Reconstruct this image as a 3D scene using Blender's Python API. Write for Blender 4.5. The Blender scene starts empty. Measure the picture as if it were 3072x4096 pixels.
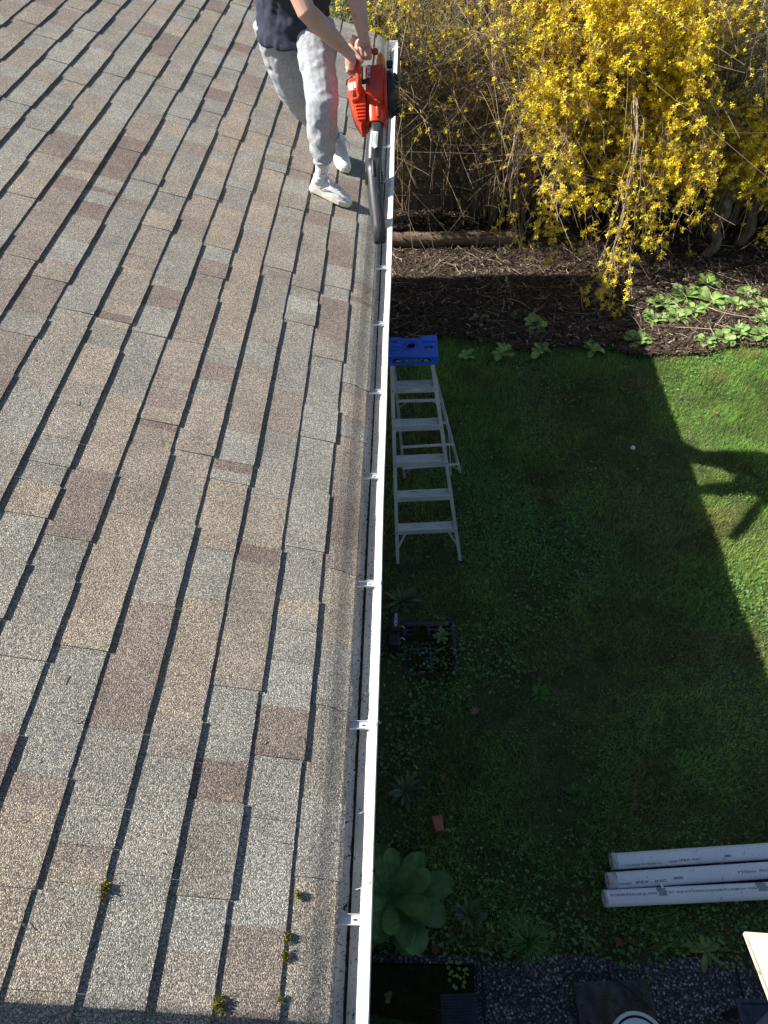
import bpy, bmesh, math, random
import numpy as np
from mathutils import Vector, Matrix
random.seed(7); rng = np.random.default_rng(11)
R_ = math.radians
scene = bpy.context.scene
COL = scene.collection

# ------------------------------------------------------------------ camera
CAMZ = 4.6
def cam_axes(pitch, yaw, roll):
    cp, sp, cy, sy = math.cos(pitch), math.sin(pitch), math.cos(yaw), math.sin(yaw)
    fwd = Vector((sy*cp, cy*cp, -sp)); right = Vector((cy, -sy, 0)); down = fwd.cross(right)
    cr, sr = math.cos(roll), math.sin(roll)
    return right*cr + down*sr, -right*sr + down*cr, fwd
r_, d_, f_ = cam_axes(R_(49.03), R_(-3.0), R_(2.2576))
cam = bpy.data.cameras.new('camera'); camo = bpy.data.objects.new('camera', cam); COL.objects.link(camo)
cam.sensor_fit = 'VERTICAL'; cam.sensor_height = 24; cam.lens = 2853.9/4096*24
cam.clip_start = 0.02; cam.clip_end = 500
camo.matrix_world = Matrix(((r_.x, -d_.x, -f_.x, 0), (r_.y, -d_.y, -f_.y, 0), (r_.z, -d_.z, -f_.z, CAMZ), (0, 0, 0, 1)))
scene.camera = camo
# ------------------------------------------------------------------ light
SUN_EL, SUN_AZ = 43.0, 0.0       # light travels towards +X
w = bpy.data.worlds.new('World'); scene.world = w; w.use_nodes = True
wn = w.node_tree; bg = wn.nodes['Background']
sky = wn.nodes.new('ShaderNodeTexSky'); sky.sky_type = 'NISHITA'; sky.sun_disc = False
sky.sun_elevation = R_(SUN_EL); sky.sun_rotation = R_(270)
wn.links.new(sky.outputs[0], bg.inputs[0]); bg.inputs[1].default_value = 0.062
sl = bpy.data.lights.new('sun', 'SUN'); sl.energy = 5.0; sl.angle = R_(0.5); sl.color = (1, .95, .87)
so = bpy.data.objects.new('sun', sl); COL.objects.link(so)
so.rotation_euler = Vector((math.cos(R_(SUN_EL)), math.sin(R_(SUN_AZ)), -math.sin(R_(SUN_EL)))).to_track_quat('-Z', 'Y').to_euler()
so.location = (-8, 3, 9)
scene.view_settings.view_transform = 'Standard'; scene.view_settings.look = 'None'
scene.view_settings.exposure = 0.95; scene.view_settings.gamma = 1.0

# ------------------------------------------------------------------ materials
def nodes(m): m.use_nodes = True; return m.node_tree
def mat(name, c1, c2=None, scale=12., rough=.6, bump=0., bscale=None, metal=0., spec=.5, detail=4., lo=.35, hi=.65, attr=False, trans=0., c3=None, s3=60., t3=.62, var=0.25, vscale=30., stretch=None):
    m = bpy.data.materials.new(name); nt = nodes(m); N = nt.nodes; L = nt.links; b = N['Principled BSDF']
    tc = N.new('ShaderNodeTexCoord'); co = tc.outputs['Object']
    if stretch:
        mp = N.new('ShaderNodeMapping'); mp.inputs['Scale'].default_value = stretch; L.new(co, mp.inputs[0]); co = mp.outputs[0]
    def noise(s, det=4.):
        n = N.new('ShaderNodeTexNoise'); n.inputs['Scale'].default_value = s; n.inputs['Detail'].default_value = det; L.new(co, n.inputs['Vector']); return n.outputs[0]
    def ramp(src, a, bb, ca, cb):
        r = N.new('ShaderNodeValToRGB'); r.color_ramp.elements[0].position = a; r.color_ramp.elements[1].position = bb
        r.color_ramp.elements[0].color = (*ca, 1); r.color_ramp.elements[1].color = (*cb, 1); L.new(src, r.inputs[0]); return r.outputs[0]
    def mix(fac, a, bb, mode='MIX'):
        x = N.new('ShaderNodeMix'); x.data_type = 'RGBA'; x.blend_type = mode
        if isinstance(fac, float): x.inputs[0].default_value = fac
        else: L.new(fac, x.inputs[0])
        for i, v in ((6, a), (7, bb)):
            if isinstance(v, tuple): x.inputs[i].default_value = (*v, 1)
            else: L.new(v, x.inputs[i])
        return x.outputs[2]
    if attr:
        a = N.new('ShaderNodeAttribute'); a.attribute_name = 'Col'; base = a.outputs['Color']
        if var: base = mix(1.0, base, ramp(noise(vscale, 3.), .3, .7, (1-var,)*3, (1+var,)*3), 'MULTIPLY')
    else:
        base = ramp(noise(scale, detail), lo, hi, c1, c2 or c1)
    if c3: base = mix(ramp(noise(s3, 5.), t3, t3+.04, (0, 0, 0), (1, 1, 1)), base, c3)
    L.new(base, b.inputs['Base Color'])
    b.inputs['Roughness'].default_value = rough; b.inputs['Metallic'].default_value = metal
    b.inputs['Specular IOR Level'].default_value = spec
    if bump:
        bn = N.new('ShaderNodeBump'); bn.inputs['Strength'].default_value = bump; bn.inputs['Distance'].default_value = .01
        L.new(noise(bscale or scale*4, 5.), bn.inputs['Height']); L.new(bn.outputs[0], b.inputs['Normal'])
    if trans:
        t = N.new('ShaderNodeBsdfTranslucent'); L.new(base, t.inputs[0]); ms = N.new('ShaderNodeMixShader'); ms.inputs[0].default_value = trans
        L.new(b.outputs[0], ms.inputs[1]); L.new(t.outputs[0], ms.inputs[2]); L.new(ms.outputs[0], N['Material Output'].inputs[0])
    return m

def shingle_mat():
    m = bpy.data.materials.new('asphalt_shingle'); nt = nodes(m); N = nt.nodes; L = nt.links; b = N['Principled BSDF']
    tc = N.new('ShaderNodeTexCoord'); a = N.new('ShaderNodeAttribute'); a.attribute_name = 'Col'
    v = N.new('ShaderNodeTexVoronoi'); v.inputs['Scale'].default_value = 430; L.new(tc.outputs['Object'], v.inputs['Vector'])
    sp = N.new('ShaderNodeSeparateColor'); L.new(v.outputs['Color'], sp.inputs[0])
    r = N.new('ShaderNodeValToRGB'); e = r.color_ramp.elements
    e[0].position = 0; e[0].color = (.1, .1, .11, 1); e[1].position = 1; e[1].color = (3.0, 2.85, 2.6, 1)
    for p, c in ((.28, .42), (.55, .9), (.8, 1.35)):
        q = e.new(p); q.color = (c, c, c, 1)
    L.new(sp.outputs[0], r.inputs[0])
    hs = N.new('ShaderNodeMix'); hs.data_type = 'RGBA'; hs.blend_type = 'MIX'; hs.inputs[0].default_value = .16
    L.new(a.outputs['Color'], hs.inputs[6])
    tint = N.new('ShaderNodeValToRGB'); tint.color_ramp.interpolation = 'CONSTANT'; te = tint.color_ramp.elements
    te[0].color = (.34, .25, .2, 1); te[0].position = 0; te[1].position = .35; te[1].color = (.26, .28, .3, 1)
    q = te.new(.6); q.color = (.42, .36, .26, 1); q = te.new(.85); q.color = (.2, .15, .13, 1)
    L.new(sp.outputs[1], tint.inputs[0]); L.new(tint.outputs[0], hs.inputs[7])
    mx = N.new('ShaderNodeMix'); mx.data_type = 'RGBA'; mx.blend_type = 'MULTIPLY'; mx.inputs[0].default_value = .82
    L.new(hs.outputs[2], mx.inputs[6]); L.new(r.outputs[0], mx.inputs[7])
    n = N.new('ShaderNodeTexNoise'); n.inputs['Scale'].default_value = 6; n.inputs['Detail'].default_value = 6; L.new(tc.outputs['Object'], n.inputs['Vector'])
    rr = N.new('ShaderNodeValToRGB'); rr.color_ramp.elements[0].position = .3; rr.color_ramp.elements[1].position = .7
    rr.color_ramp.elements[0].color = (.84, .84, .84, 1); rr.color_ramp.elements[1].color = (1.14, 1.13, 1.12, 1); L.new(n.outputs[0], rr.inputs[0])
    m2 = N.new('ShaderNodeMix'); m2.data_type = 'RGBA'; m2.blend_type = 'MULTIPLY'; m2.inputs[0].default_value = 1
    L.new(mx.outputs[2], m2.inputs[6]); L.new(rr.outputs[0], m2.inputs[7]); L.new(m2.outputs[2], b.inputs['Base Color'])
    b.inputs['Roughness'].default_value = .85; b.inputs['Specular IOR Level'].default_value = .35
    v2 = N.new('ShaderNodeTexVoronoi'); v2.inputs['Scale'].default_value = 430; L.new(tc.outputs['Object'], v2.inputs['Vector'])
    bp = N.new('ShaderNodeBump'); bp.invert = True; bp.inputs['Strength'].default_value = .9; bp.inputs['Distance'].default_value = .0022
    L.new(v2.outputs['Distance'], bp.inputs['Height']); L.new(bp.outputs[0], b.inputs['Normal'])
    return m

def pebble_mat(name, scale, cols, mortar, rough=.8):
    m = bpy.data.materials.new(name); nt = nodes(m); N = nt.nodes; L = nt.links; b = N['Principled BSDF']
    tc = N.new('ShaderNodeTexCoord')
    v = N.new('ShaderNodeTexVoronoi'); v.inputs['Scale'].default_value = scale; L.new(tc.outputs['Object'], v.inputs['Vector'])
    sp = N.new('ShaderNodeSeparateColor'); L.new(v.outputs['Color'], sp.inputs[0])
    r = N.new('ShaderNodeValToRGB'); r.color_ramp.interpolation = 'CONSTANT'; e = r.color_ramp.elements
    e[0].color = (*cols[0], 1); e[0].position = 0; e[1].color = (*cols[1], 1); e[1].position = .3
    for i, c in enumerate(cols[2:]): q = e.new(.3+.7*(i+1)/(len(cols)-1)); q.color = (*c, 1)
    L.new(sp.outputs[0], r.inputs[0])
    dr = N.new('ShaderNodeValToRGB'); dr.color_ramp.elements[0].position = .35; dr.color_ramp.elements[1].position = .6
    L.new(v.outputs['Distance'], dr.inputs[0])
    mx = N.new('ShaderNodeMix'); mx.data_type = 'RGBA'; L.new(dr.outputs[0], mx.inputs[0]); L.new(r.outputs[0], mx.inputs[6]); mx.inputs[7].default_value = (*mortar, 1)
    L.new(mx.outputs[2], b.inputs['Base Color']); b.inputs['Roughness'].default_value = rough
    bp = N.new('ShaderNodeBump'); bp.invert = True; bp.inputs['Strength'].default_value = 1; bp.inputs['Distance'].default_value = .006
    L.new(v.outputs['Distance'], bp.inputs['Height']); L.new(bp.outputs[0], b.inputs['Normal'])
    return m

M = {}
M['shingle'] = shingle_mat()
M['soil'] = mat('lawn_soil', (.03, .045, .014), (.07, .08, .03), scale=9, rough=.95, bump=.6, bscale=60)
M['bedsoil'] = mat('bed_soil', (.02, .014, .01), (.05, .035, .025), scale=30, rough=.95, bump=1, bscale=80)
M['vcol'] = mat('leaf_matter', (1, 1, 1), attr=True, rough=.6, trans=.28, var=.2)
M['blade'] = mat('grass_blade', (1, 1, 1), attr=True, rough=.55, trans=.45, var=.15)
M['vcolw'] = mat('dry_matter', (1, 1, 1), attr=True, rough=.9, var=.3, vscale=60, spec=.2)
M['petal'] = mat('petal', (1, 1, 1), attr=True, rough=.6, trans=.35, var=.1)
M['white_alu'] = mat('white_painted_aluminium', (.74, .73, .69), (.86, .85, .82), scale=7, rough=.45, c3=(.3, .25, .17), s3=46, t3=.655, bump=.15, bscale=60)
M['gutter_in'] = mat('gutter_inside', (.66, .66, .64), (.84, .83, .79), scale=9, rough=.6, c3=(.05, .04, .03), s3=75, t3=.62, bump=.3, bscale=90)
M['galv'] = mat('hanger_aluminium', (.62, .63, .64), (.8, .81, .82), scale=30, rough=.35, metal=.35)
M['debris'] = mat('gutter_debris', (.012, .01, .008), (.05, .038, .026), scale=60, rough=1, bump=1, bscale=90)
M['dark'] = mat('dark_slot', (.008, .008, .01), rough=.8)
M['siding'] = mat('siding', (.35, .34, .32), (.42, .41, .39), scale=3, rough=.7)
M['fence'] = mat('weathered_board', (.10, .075, .055), (.2, .16, .12), scale=5, rough=.9, bump=.6, bscale=40, stretch=(6, 6, .6))
M['greyboard'] = mat('grey_weathered_board', (.2, .21, .22), (.33, .34, .34), scale=6, rough=.9, bump=.5, bscale=40, c3=(.03, .03, .03), s3=18, t3=.64)
M['log'] = mat('timber', (.08, .055, .035), (.24, .17, .11), scale=7, rough=.9, bump=1, bscale=30, stretch=(.5, 6, 6))
M['stem'] = mat('stem', (1, 1, 1), attr=True, rough=.8, var=.25, vscale=9)
M['bark'] = mat('bark', (.1, .08, .06), (.22, .18, .14), scale=8, rough=.9, bump=1, bscale=30, stretch=(4, 4, 1))
M['alu'] = mat('ladder_aluminium', (.5, .52, .54), (.66, .68, .7), scale=5, rough=.4, metal=.3, bump=.08, bscale=90, c3=(.12, .12, .11), s3=24, t3=.69)
M['tread'] = mat('ladder_tread', (.5, .52, .54), (.86, .88, .9), scale=18, rough=.5, metal=.15, stretch=(.6, 14, 2), c3=(.12, .12, .12), s3=14, t3=.66)
M['blue'] = mat('blue_plastic', (.018, .11, .62), (.022, .14, .72), scale=9, rough=.45)
M['decal'] = mat('navy_decal', (.008, .01, .03), rough=.4)
M['ink'] = mat('print_ink', (.03, .035, .05), rough=.6)
M['whiteink'] = mat('white_ink', (.75, .76, .8), rough=.6)
M['pvc'] = mat('white_pvc', (.78, .81, .88), (.88, .9, .94), scale=4, rough=.32, c3=(.05, .05, .04), s3=38, t3=.685)
M['pvcdirt'] = mat('dirty_pvc_end', (.34, .33, .29), (.6, .6, .58), scale=22, rough=.6)
M['tape'] = mat('grey_tape', (.26, .28, .31), (.36, .38, .42), scale=40, rough=.5)
M['orange'] = mat('orange_plastic', (.72, .055, .012), (.8, .07, .018), scale=6, rough=.33)
M['redorange'] = mat('red_plastic', (.52, .035, .015), (.6, .045, .018), scale=6, rough=.4)
M['amber'] = mat('amber_tank', (.62, .22, .02), (.75, .33, .05), scale=30, rough=.25)
M['black'] = mat('black_plastic', (.012, .012, .014), (.03, .03, .034), scale=20, rough=.35, stretch=(1, 1, 1))
M['tube'] = mat('worn_black_tube', (.022, .023, .026), (.06, .062, .068), scale=14, rough=.38, stretch=(8, 1, 1), c3=(.16, .16, .17), s3=9, t3=.69)
M['sticker'] = mat('white_sticker', (.8, .8, .8), rough=.4)
M['bluesticker'] = mat('blue_sticker', (.05, .09, .35), rough=.4)
M['skin'] = mat('skin', (.56, .33, .25), (.64, .4, .31), scale=14, rough=.5, bump=.1, bscale=220, c3=(.5, .25, .19), s3=12, t3=.66)
M['hair'] = mat('hair', (.06, .035, .02), (.11, .07, .04), scale=40, rough=.6, bump=1, bscale=120, stretch=(1, 1, .2))
M['navy'] = mat('navy_cotton', (.022, .028, .05), (.035, .043, .07), scale=60, rough=.9, bump=.25, bscale=300)
M['fleece'] = mat('grey_fleece', (.34, .36, .39), (.47, .49, .52), scale=90, rough=.95, bump=.3, bscale=260, detail=6, spec=.2)
M['sock'] = mat('white_sock', (.72, .73, .78), (.82, .83, .86), scale=90, rough=.9, bump=.5, bscale=160, stretch=(1, 1, .2))
M['leather'] = mat('white_leather', (.66, .65, .62), (.82, .81, .79), scale=16, rough=.5, bump=.12, bscale=160, c3=(.4, .38, .34), s3=22, t3=.66)
M['solerub'] = mat('cream_rubber', (.66, .61, .49), (.8, .77, .68), scale=18, rough=.6)
M['moss'] = mat('moss', (.13, .12, .01), (.26, .24, .03), scale=90, rough=1, bump=1, bscale=200)
M['blkplastic'] = mat('charcoal_plastic', (.03, .034, .05), (.055, .06, .085), scale=30, rough=.55)
M['terracotta'] = mat('terracotta', (.32, .11, .07), (.42, .16, .1), scale=20, rough=.8)
M['patio'] = pebble_mat('exposed_aggregate', 75, [(.1, .1, .105), (.045, .045, .05), (.2, .2, .21), (.07, .075, .085), (.4, .39, .38), (.13, .14, .16)], (.018, .018, .02))
M['slab'] = mat('mossy_slab', (.10, .1, .11), (.05, .05, .052), scale=14, rough=.9, bump=1, bscale=90, c3=(.07, .05, .012), s3=26, t3=.56)
M['slate'] = mat('blue_slate', (.02, .024, .05), (.06, .07, .12), scale=22, rough=.5)
M['greycover'] = mat('grey_cover', (.16, .165, .175), (.2, .2, .215), scale=10, rough=.8)
M['bucket'] = mat('pale_plastic', (.62, .74, .78), (.72, .82, .86), scale=6, rough=.35, c3=(.2, .2, .2), s3=30, t3=.72)
M['canvas'] = mat('stained_canvas', (.36, .35, .32), (.5, .49, .46), scale=7, rough=.85, c3=(.42, .4, .35), s3=26, t3=.6, bump=.2, bscale=400)
M['hem'] = mat('cream_hem', (.58, .5, .33), (.68, .61, .43), scale=40, rough=.85, c3=(.3, .26, .18), s3=60, t3=.6)
M['cable'] = mat('black_cable', (.012, .012, .014), rough=.5)
M['ball'] = mat('white_ball', (.8, .8, .8), rough=.4, bump=.5, bscale=300)
M['ribmat'] = mat('ribbed_rubber', (.02, .022, .04), (.035, .04, .065), scale=20, rough=.6)

# ------------------------------------------------------------------ object helpers
def tag(o, label=None, cat=None, group=None, kind=None):
    if label: o['label'] = label
    if cat: o['category'] = cat
    if group: o['group'] = group
    if kind: o['kind'] = kind
    return o
def link(name, me, mt, parent=None, smooth=False):
    o = bpy.data.objects.new(name, me); COL.objects.link(o)
    if mt is not None and not me.materials: me.materials.append(mt)
    if parent: o.parent = parent
    if smooth: me.polygons.foreach_set('use_smooth', [True]*len(me.polygons)); me.update()
    return o
def empty(name, loc=(0, 0, 0), rz=0, label=None, cat=None, group=None):
    o = bpy.data.objects.new(name, None); o.empty_display_size = .1; COL.objects.link(o); o.location = loc; o.rotation_euler = (0, 0, rz)
    return tag(o, label, cat, group)
def np_mesh(name, V, F, mt, parent=None, vcol=None, fcol=None, smooth=False):
    V = np.asarray(V, dtype=np.float32).reshape(-1, 3); F = np.asarray(F, dtype=np.int32); n, k = F.shape
    me = bpy.data.meshes.new(name); me.vertices.add(len(V)); me.vertices.foreach_set('co', V.ravel())
    me.loops.add(n*k); me.loops.foreach_set('vertex_index', F.ravel()); me.polygons.add(n)
    me.polygons.foreach_set('loop_start', np.arange(0, n*k, k, dtype=np.int32)); me.polygons.foreach_set('loop_total', np.full(n, k, dtype=np.int32))
    me.polygons.foreach_set('use_smooth', [False]*n); me.update(calc_edges=True)
    if vcol is not None:
        a = me.color_attributes.new('Col', 'FLOAT_COLOR', 'POINT'); c = np.ones((len(V), 4), dtype=np.float32); c[:, :3] = vcol; a.data.foreach_set('color', c.ravel())
    if fcol is not None:
        a = me.color_attributes.new('Col', 'FLOAT_COLOR', 'CORNER'); c = np.ones((n*k, 4), dtype=np.float32); c[:, :3] = np.repeat(fcol, k, 0); a.data.foreach_set('color', c.ravel())
    return link(name, me, mt, parent, smooth)
def scatter(name, TV, TF, P, Rm, S, C, mt, parent=None):
    TV = np.asarray(TV, float); TF = np.asarray(TF); n = len(P); k = len(TV)
    S = np.asarray(S, float)
    if S.ndim == 1: S = S[:, None].repeat(3, 1)
    V = np.einsum('nij,nkj->nki', Rm, TV[None]*S[:, None]) + P[:, None]
    F = TF[None] + (np.arange(n)*k)[:, None, None]
    return np_mesh(name, V.reshape(-1, 3), F.reshape(-1, TF.shape[1]), mt, parent, vcol=np.repeat(C, k, 0))
def rots(yaw, tilt, az=None):
    n = len(yaw); az = rng.uniform(0, 2*np.pi, n) if az is None else az
    cz, sz = np.cos(yaw), np.sin(yaw); Z = np.zeros((n, 3, 3)); Z[:, 0, 0] = cz; Z[:, 0, 1] = -sz; Z[:, 1, 0] = sz; Z[:, 1, 1] = cz; Z[:, 2, 2] = 1
    ax = np.stack([np.cos(az), np.sin(az), 0*az], 1); c, s = np.cos(tilt), np.sin(tilt)
    K = np.zeros((n, 3, 3)); K[:, 0, 1] = -ax[:, 2]; K[:, 0, 2] = ax[:, 1]; K[:, 1, 0] = ax[:, 2]; K[:, 1, 2] = -ax[:, 0]; K[:, 2, 0] = -ax[:, 1]; K[:, 2, 1] = ax[:, 0]
    T = np.eye(3)[None] + s[:, None, None]*K + (1-c)[:, None, None]*np.einsum('nij,njk->nik', K, K)
    return np.einsum('nij,njk->nik', T, Z)
def np_tubes(name, paths, rad, mt, parent=None, sides=3, col=None):
    """paths N,K,3 ; rad N,K ; col N,3"""
    paths = np.asarray(paths, float); N_, K_, _ = paths.shape
    T = np.gradient(paths, axis=1); T /= np.linalg.norm(T, axis=2, keepdims=True)+1e-9
    up = np.zeros_like(T); up[..., 0] = .31; up[..., 1] = .87; up[..., 2] = .38
    A = np.cross(T, up); A /= np.linalg.norm(A, axis=2, keepdims=True)+1e-9; B = np.cross(T, A)
    ang = np.arange(sides)*2*np.pi/sides
    V = paths[:, :, None] + rad[:, :, None, None]*(A[:, :, None]*np.cos(ang)[None, None, :, None] + B[:, :, None]*np.sin(ang)[None, None, :, None])
    i = np.arange(K_-1)[:, None]*sides; j = np.arange(sides)[None]; j2 = (j+1) % sides
    f = np.stack([i+j, i+j2, i+sides+j2, i+sides+j], -1).reshape(-1, 4)
    F = f[None] + (np.arange(N_)*K_*sides)[:, None, None]
    return np_mesh(name, V.reshape(-1, 3), F.reshape(-1, 4), mt, parent, vcol=np.repeat(col, K_*sides, 0) if col is not None else None)

class MB:
    def __init__(s): s.v = []; s.f = []
    def add(s, v, f): b = len(s.v); s.v += [tuple(x) for x in v]; s.f += [tuple(i+b for i in q) for q in f]; return s
    def box(s, c, size, rot=None):
        x, y, z = [d/2 for d in size]; m = rot or Matrix.Identity(3); c = Vector(c)
        v = [c + m @ Vector((sx*x, sy*y, sz*z)) for sx in (-1, 1) for sy in (-1, 1) for sz in (-1, 1)]
        return s.add(v, [(0, 1, 3, 2), (4, 6, 7, 5), (0, 4, 5, 1), (2, 3, 7, 6), (0, 2, 6, 4), (1, 5, 7, 3)])
    def bar(s, a, b, w, h, up=(0, 0, 1)):
        a, b = Vector(a), Vector(b); d = (b-a); L = d.length; d.normalize(); u = Vector(up); x = d.cross(u).normalized(); u = x.cross(d)
        m = Matrix((x, d, u)).transposed(); return s.box((a+b)/2, (w, L, h), m)
    def loft(s, rings, caps=True):
        n = len(rings[0]); b = len(s.v)
        for r in rings: s.v += [tuple(p) for p in r]
        for i in range(len(rings)-1):
            for j in range(n): j2 = (j+1) % n; s.f.append((b+i*n+j, b+i*n+j2, b+(i+1)*n+j2, b+(i+1)*n+j))
        if caps: s.f.append(tuple(b+j for j in range(n))[::-1]); s.f.append(tuple(b+(len(rings)-1)*n+j for j in range(n)))
        return s
    def tube(s, path, r, n=10, caps=True, ry=None, up=(.3, .9, .31)):
        path = [Vector(p) for p in path]; rings = []; A = None
        for i, p in enumerate(path):
            t = (path[min(i+1, len(path)-1)]-path[max(i-1, 0)]).normalized()
            if A is None: A = t.cross(Vector(up)).normalized()
            A = (A - t*A.dot(t)).normalized(); B = t.cross(A)
            ri = r[i] if hasattr(r, '__len__') else r; rj = (ry[i] if hasattr(ry, '__len__') else ry) if ry else ri
            rings.append([p + A*ri*math.cos(2*math.pi*k/n) + B*rj*math.sin(2*math.pi*k/n) for k in range(n)])
        return s.loft(rings, caps)
    def ell(s, c, r, n=12, m=8, rot=None):
        c = Vector(c); rot = rot or Matrix.Identity(3); rings = []
        for i in range(1, m):
            ph = math.pi*i/m
            rings.append([c + rot @ Vector((r[0]*math.sin(ph)*math.cos(2*math.pi*k/n), r[1]*math.sin(ph)*math.sin(2*math.pi*k/n), r[2]*-math.cos(ph))) for k in range(n)])
        b = len(s.v); s.loft(rings, False)
        s.v += [tuple(c+rot@Vector((0, 0, -r[2]))), tuple(c+rot@Vector((0, 0, r[2])))]; q = len(s.v)
        for k in range(n):
            k2 = (k+1) % n; s.f.append((q-2, b+k2, b+k)); s.f.append((q-1, b+(m-2)*n+k, b+(m-2)*n+k2))
        return s
    def prism(s, pts, vec):   # planar outline of 3D points extruded along vec
        vec = Vector(vec); a = [Vector(p) for p in pts]; return s.loft([a, [p+vec for p in a]])
    def lathe(s, prof, o, ax, n=24):    # prof: (dist along ax, radius)
        o = Vector(o); ax = Vector(ax).normalized(); A = ax.orthogonal().normalized(); B = ax.cross(A)
        rings = [[o+ax*d+(A*math.cos(2*math.pi*k/n)+B*math.sin(2*math.pi*k/n))*max(r, 1e-4) for k in range(n)] for d, r in prof]
        return s.loft(rings)
    def build(s, name, mt, parent=None, smooth=False, bevel=0, seg=2, auto=False):
        me = bpy.data.meshes.new(name); me.from_pydata(s.v, [], s.f); me.update()
        bm = bmesh.new(); bm.from_mesh(me); bmesh.ops.recalc_face_normals(bm, faces=bm.faces); bm.to_mesh(me); bm.free()
        o = link(name, me, mt, parent, smooth)
        if bevel:
            b = o.modifiers.new('bevel', 'BEVEL'); b.width = bevel; b.segments = seg; b.limit_method = 'ANGLE'; b.angle_limit = R_(40)
        return o
def remesh(o, vox, smooth_it=4, disp=0, dsize=.1, disp2=0, dsize2=.03):
    r = o.modifiers.new('remesh', 'REMESH'); r.mode = 'VOXEL'; r.voxel_size = vox; r.use_smooth_shade = True
    sm = o.modifiers.new('smooth', 'SMOOTH'); sm.iterations = smooth_it; sm.factor = .5
    for d, sz in ((disp, dsize), (disp2, dsize2)):
        if d:
            t = bpy.data.textures.new('folds', 'MARBLE' if d < 0 else 'CLOUDS'); t.noise_scale = sz; t.noise_depth = 2; d = abs(d)
            if t.type == 'MARBLE': t.turbulence = 9
            m = o.modifiers.new('folds', 'DISPLACE'); m.texture = t; m.strength = d; m.mid_level = .5; m.texture_coords = 'LOCAL'
    return o
def curve_mesh(kind, **k):
    """2D filled curve with holes, or text, turned into a mesh (extruded in z)."""
    if kind == 'text':
        cu = bpy.data.curves.new('t', 'FONT'); cu.body = k['s']; cu.size = k['size']; cu.align_x = 'CENTER'; cu.align_y = 'CENTER'; cu.resolution_u = 2
        cu.space_character = k.get('sp', 1.0); cu.offset = k.get('off', 0)
    else:
        cu = bpy.data.curves.new('c', 'CURVE'); cu.dimensions = '2D'; cu.fill_mode = 'BOTH'
        for loop in k['loops']:
            s = cu.splines.new('POLY'); s.points.add(len(loop)-1); s.use_cyclic_u = True
            for i, p in enumerate(loop): s.points[i].co = (p[0], p[1], 0, 1)
    cu.extrude = k.get('ext', 0); cu.bevel_depth = k.get('bev', 0); cu.bevel_resolution = 1
    o = bpy.data.objects.new('tmp', cu); COL.objects.link(o)
    dg = bpy.context.evaluated_depsgraph_get(); me = bpy.data.meshes.new_from_object(o.evaluated_get(dg))
    bpy.data.objects.remove(o); bpy.data.curves.remove(cu); me.materials.clear(); return me
def joined(name, items, parent=None, bevel=0, smooth=False):
    """several shapes with their own materials in one mesh"""
    V = []; F = []; mi = []; ms = []
    for g, mt in items:
        if isinstance(g, MB): v, f = g.v, g.f
        else: v = [tuple(q.co) for q in g.vertices]; f = [tuple(p.vertices) for p in g.polygons]
        if mt not in ms: ms.append(mt)
        b = len(V); V += v; F += [tuple(i+b for i in q) for q in f]; mi += [ms.index(mt)]*len(f)
    me = bpy.data.meshes.new(name); me.from_pydata(V, [], F)
    for mt in ms: me.materials.append(mt)
    me.polygons.foreach_set('material_index', mi); me.update()
    bm = bmesh.new(); bm.from_mesh(me); bmesh.ops.recalc_face_normals(bm, faces=bm.faces); bm.to_mesh(me); bm.free()
    o = link(name, me, None, parent, smooth)
    if bevel: b = o.modifiers.new('bevel', 'BEVEL'); b.width = bevel; b.segments = 2; b.limit_method = 'ANGLE'; b.angle_limit = R_(40)
    return o
def circ(cx, cy, r, n=20, ry=None): return [(cx+r*math.cos(2*math.pi*i/n), cy+(ry or r)*math.sin(2*math.pi*i/n)) for i in range(n)]
def rrect(cx, cy, w, h, r, n=4):
    out = []
    for qx, qy, a0 in ((1, 1, 0), (-1, 1, 90), (-1, -1, 180), (1, -1, 270)):
        for i in range(n+1):
            a = R_(a0+90*i/n); out.append((cx+qx*(w/2-r)+r*math.cos(a), cy+qy*(h/2-r)+r*math.sin(a)))
    return out
def xform(me, fn):
    for v in me.vertices: v.co = fn(v.co)
    me.update(); return me
def np_noise(x, y, s, seed=0):   # cheap smooth value noise
    r = np.random.default_rng(seed); g = r.random((64, 64)); x = np.asarray(x)*s; y = np.asarray(y)*s
    xi = np.floor(x).astype(int); yi = np.floor(y).astype(int); fx = x-xi; fy = y-yi; fx = fx*fx*(3-2*fx); fy = fy*fy*(3-2*fy)
    G = lambda a, b: g[a % 64, b % 64]
    return (G(xi, yi)*(1-fx)+G(xi+1, yi)*fx)*(1-fy)+(G(xi, yi+1)*(1-fx)+G(xi+1, yi+1)*fx)*fy

# ================================================================== GROUND
def bed_edge(x): return 6.28+.12*np.sin(x*1.7+.5)+.1*np.sin(x*4.1)-.12*(x > 2.6)*np.minimum(1, (x-2.6))
def gz(x, y): return .03*(np_noise(x, y, .9, 3)-.5)+.014*(np_noise(x, y, 4, 4)-.5)
def sheet(name, xs, ys, zf, mt):
    X, Y = np.meshgrid(xs, ys, indexing='ij'); V = np.stack([X, Y, zf(X, Y)], -1).reshape(-1, 3)
    a, b = len(xs), len(ys); i = np.arange(a-1)[:, None]*b+np.arange(b-1)[None]
    F = np.stack([i, i+b, i+b+1, i+1], -1).reshape(-1, 4)
    return tag(np_mesh(name, V, F, mt, smooth=True), kind='structure')
xs = np.concatenate([[-60, -30, -12, -6], np.arange(-3, 7.01, .08), [9, 14, 30, 60]])
ys = np.concatenate([[-60, -30, -10, -3], np.arange(0, 12.01, .08), [16, 30, 60]])
sheet('lawn', xs, ys, lambda X, Y: gz(X, Y)-.005, M['soil'])
xs = np.arange(-2.5, 9, .07)
t = np.linspace(0, 1, 100)
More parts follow.
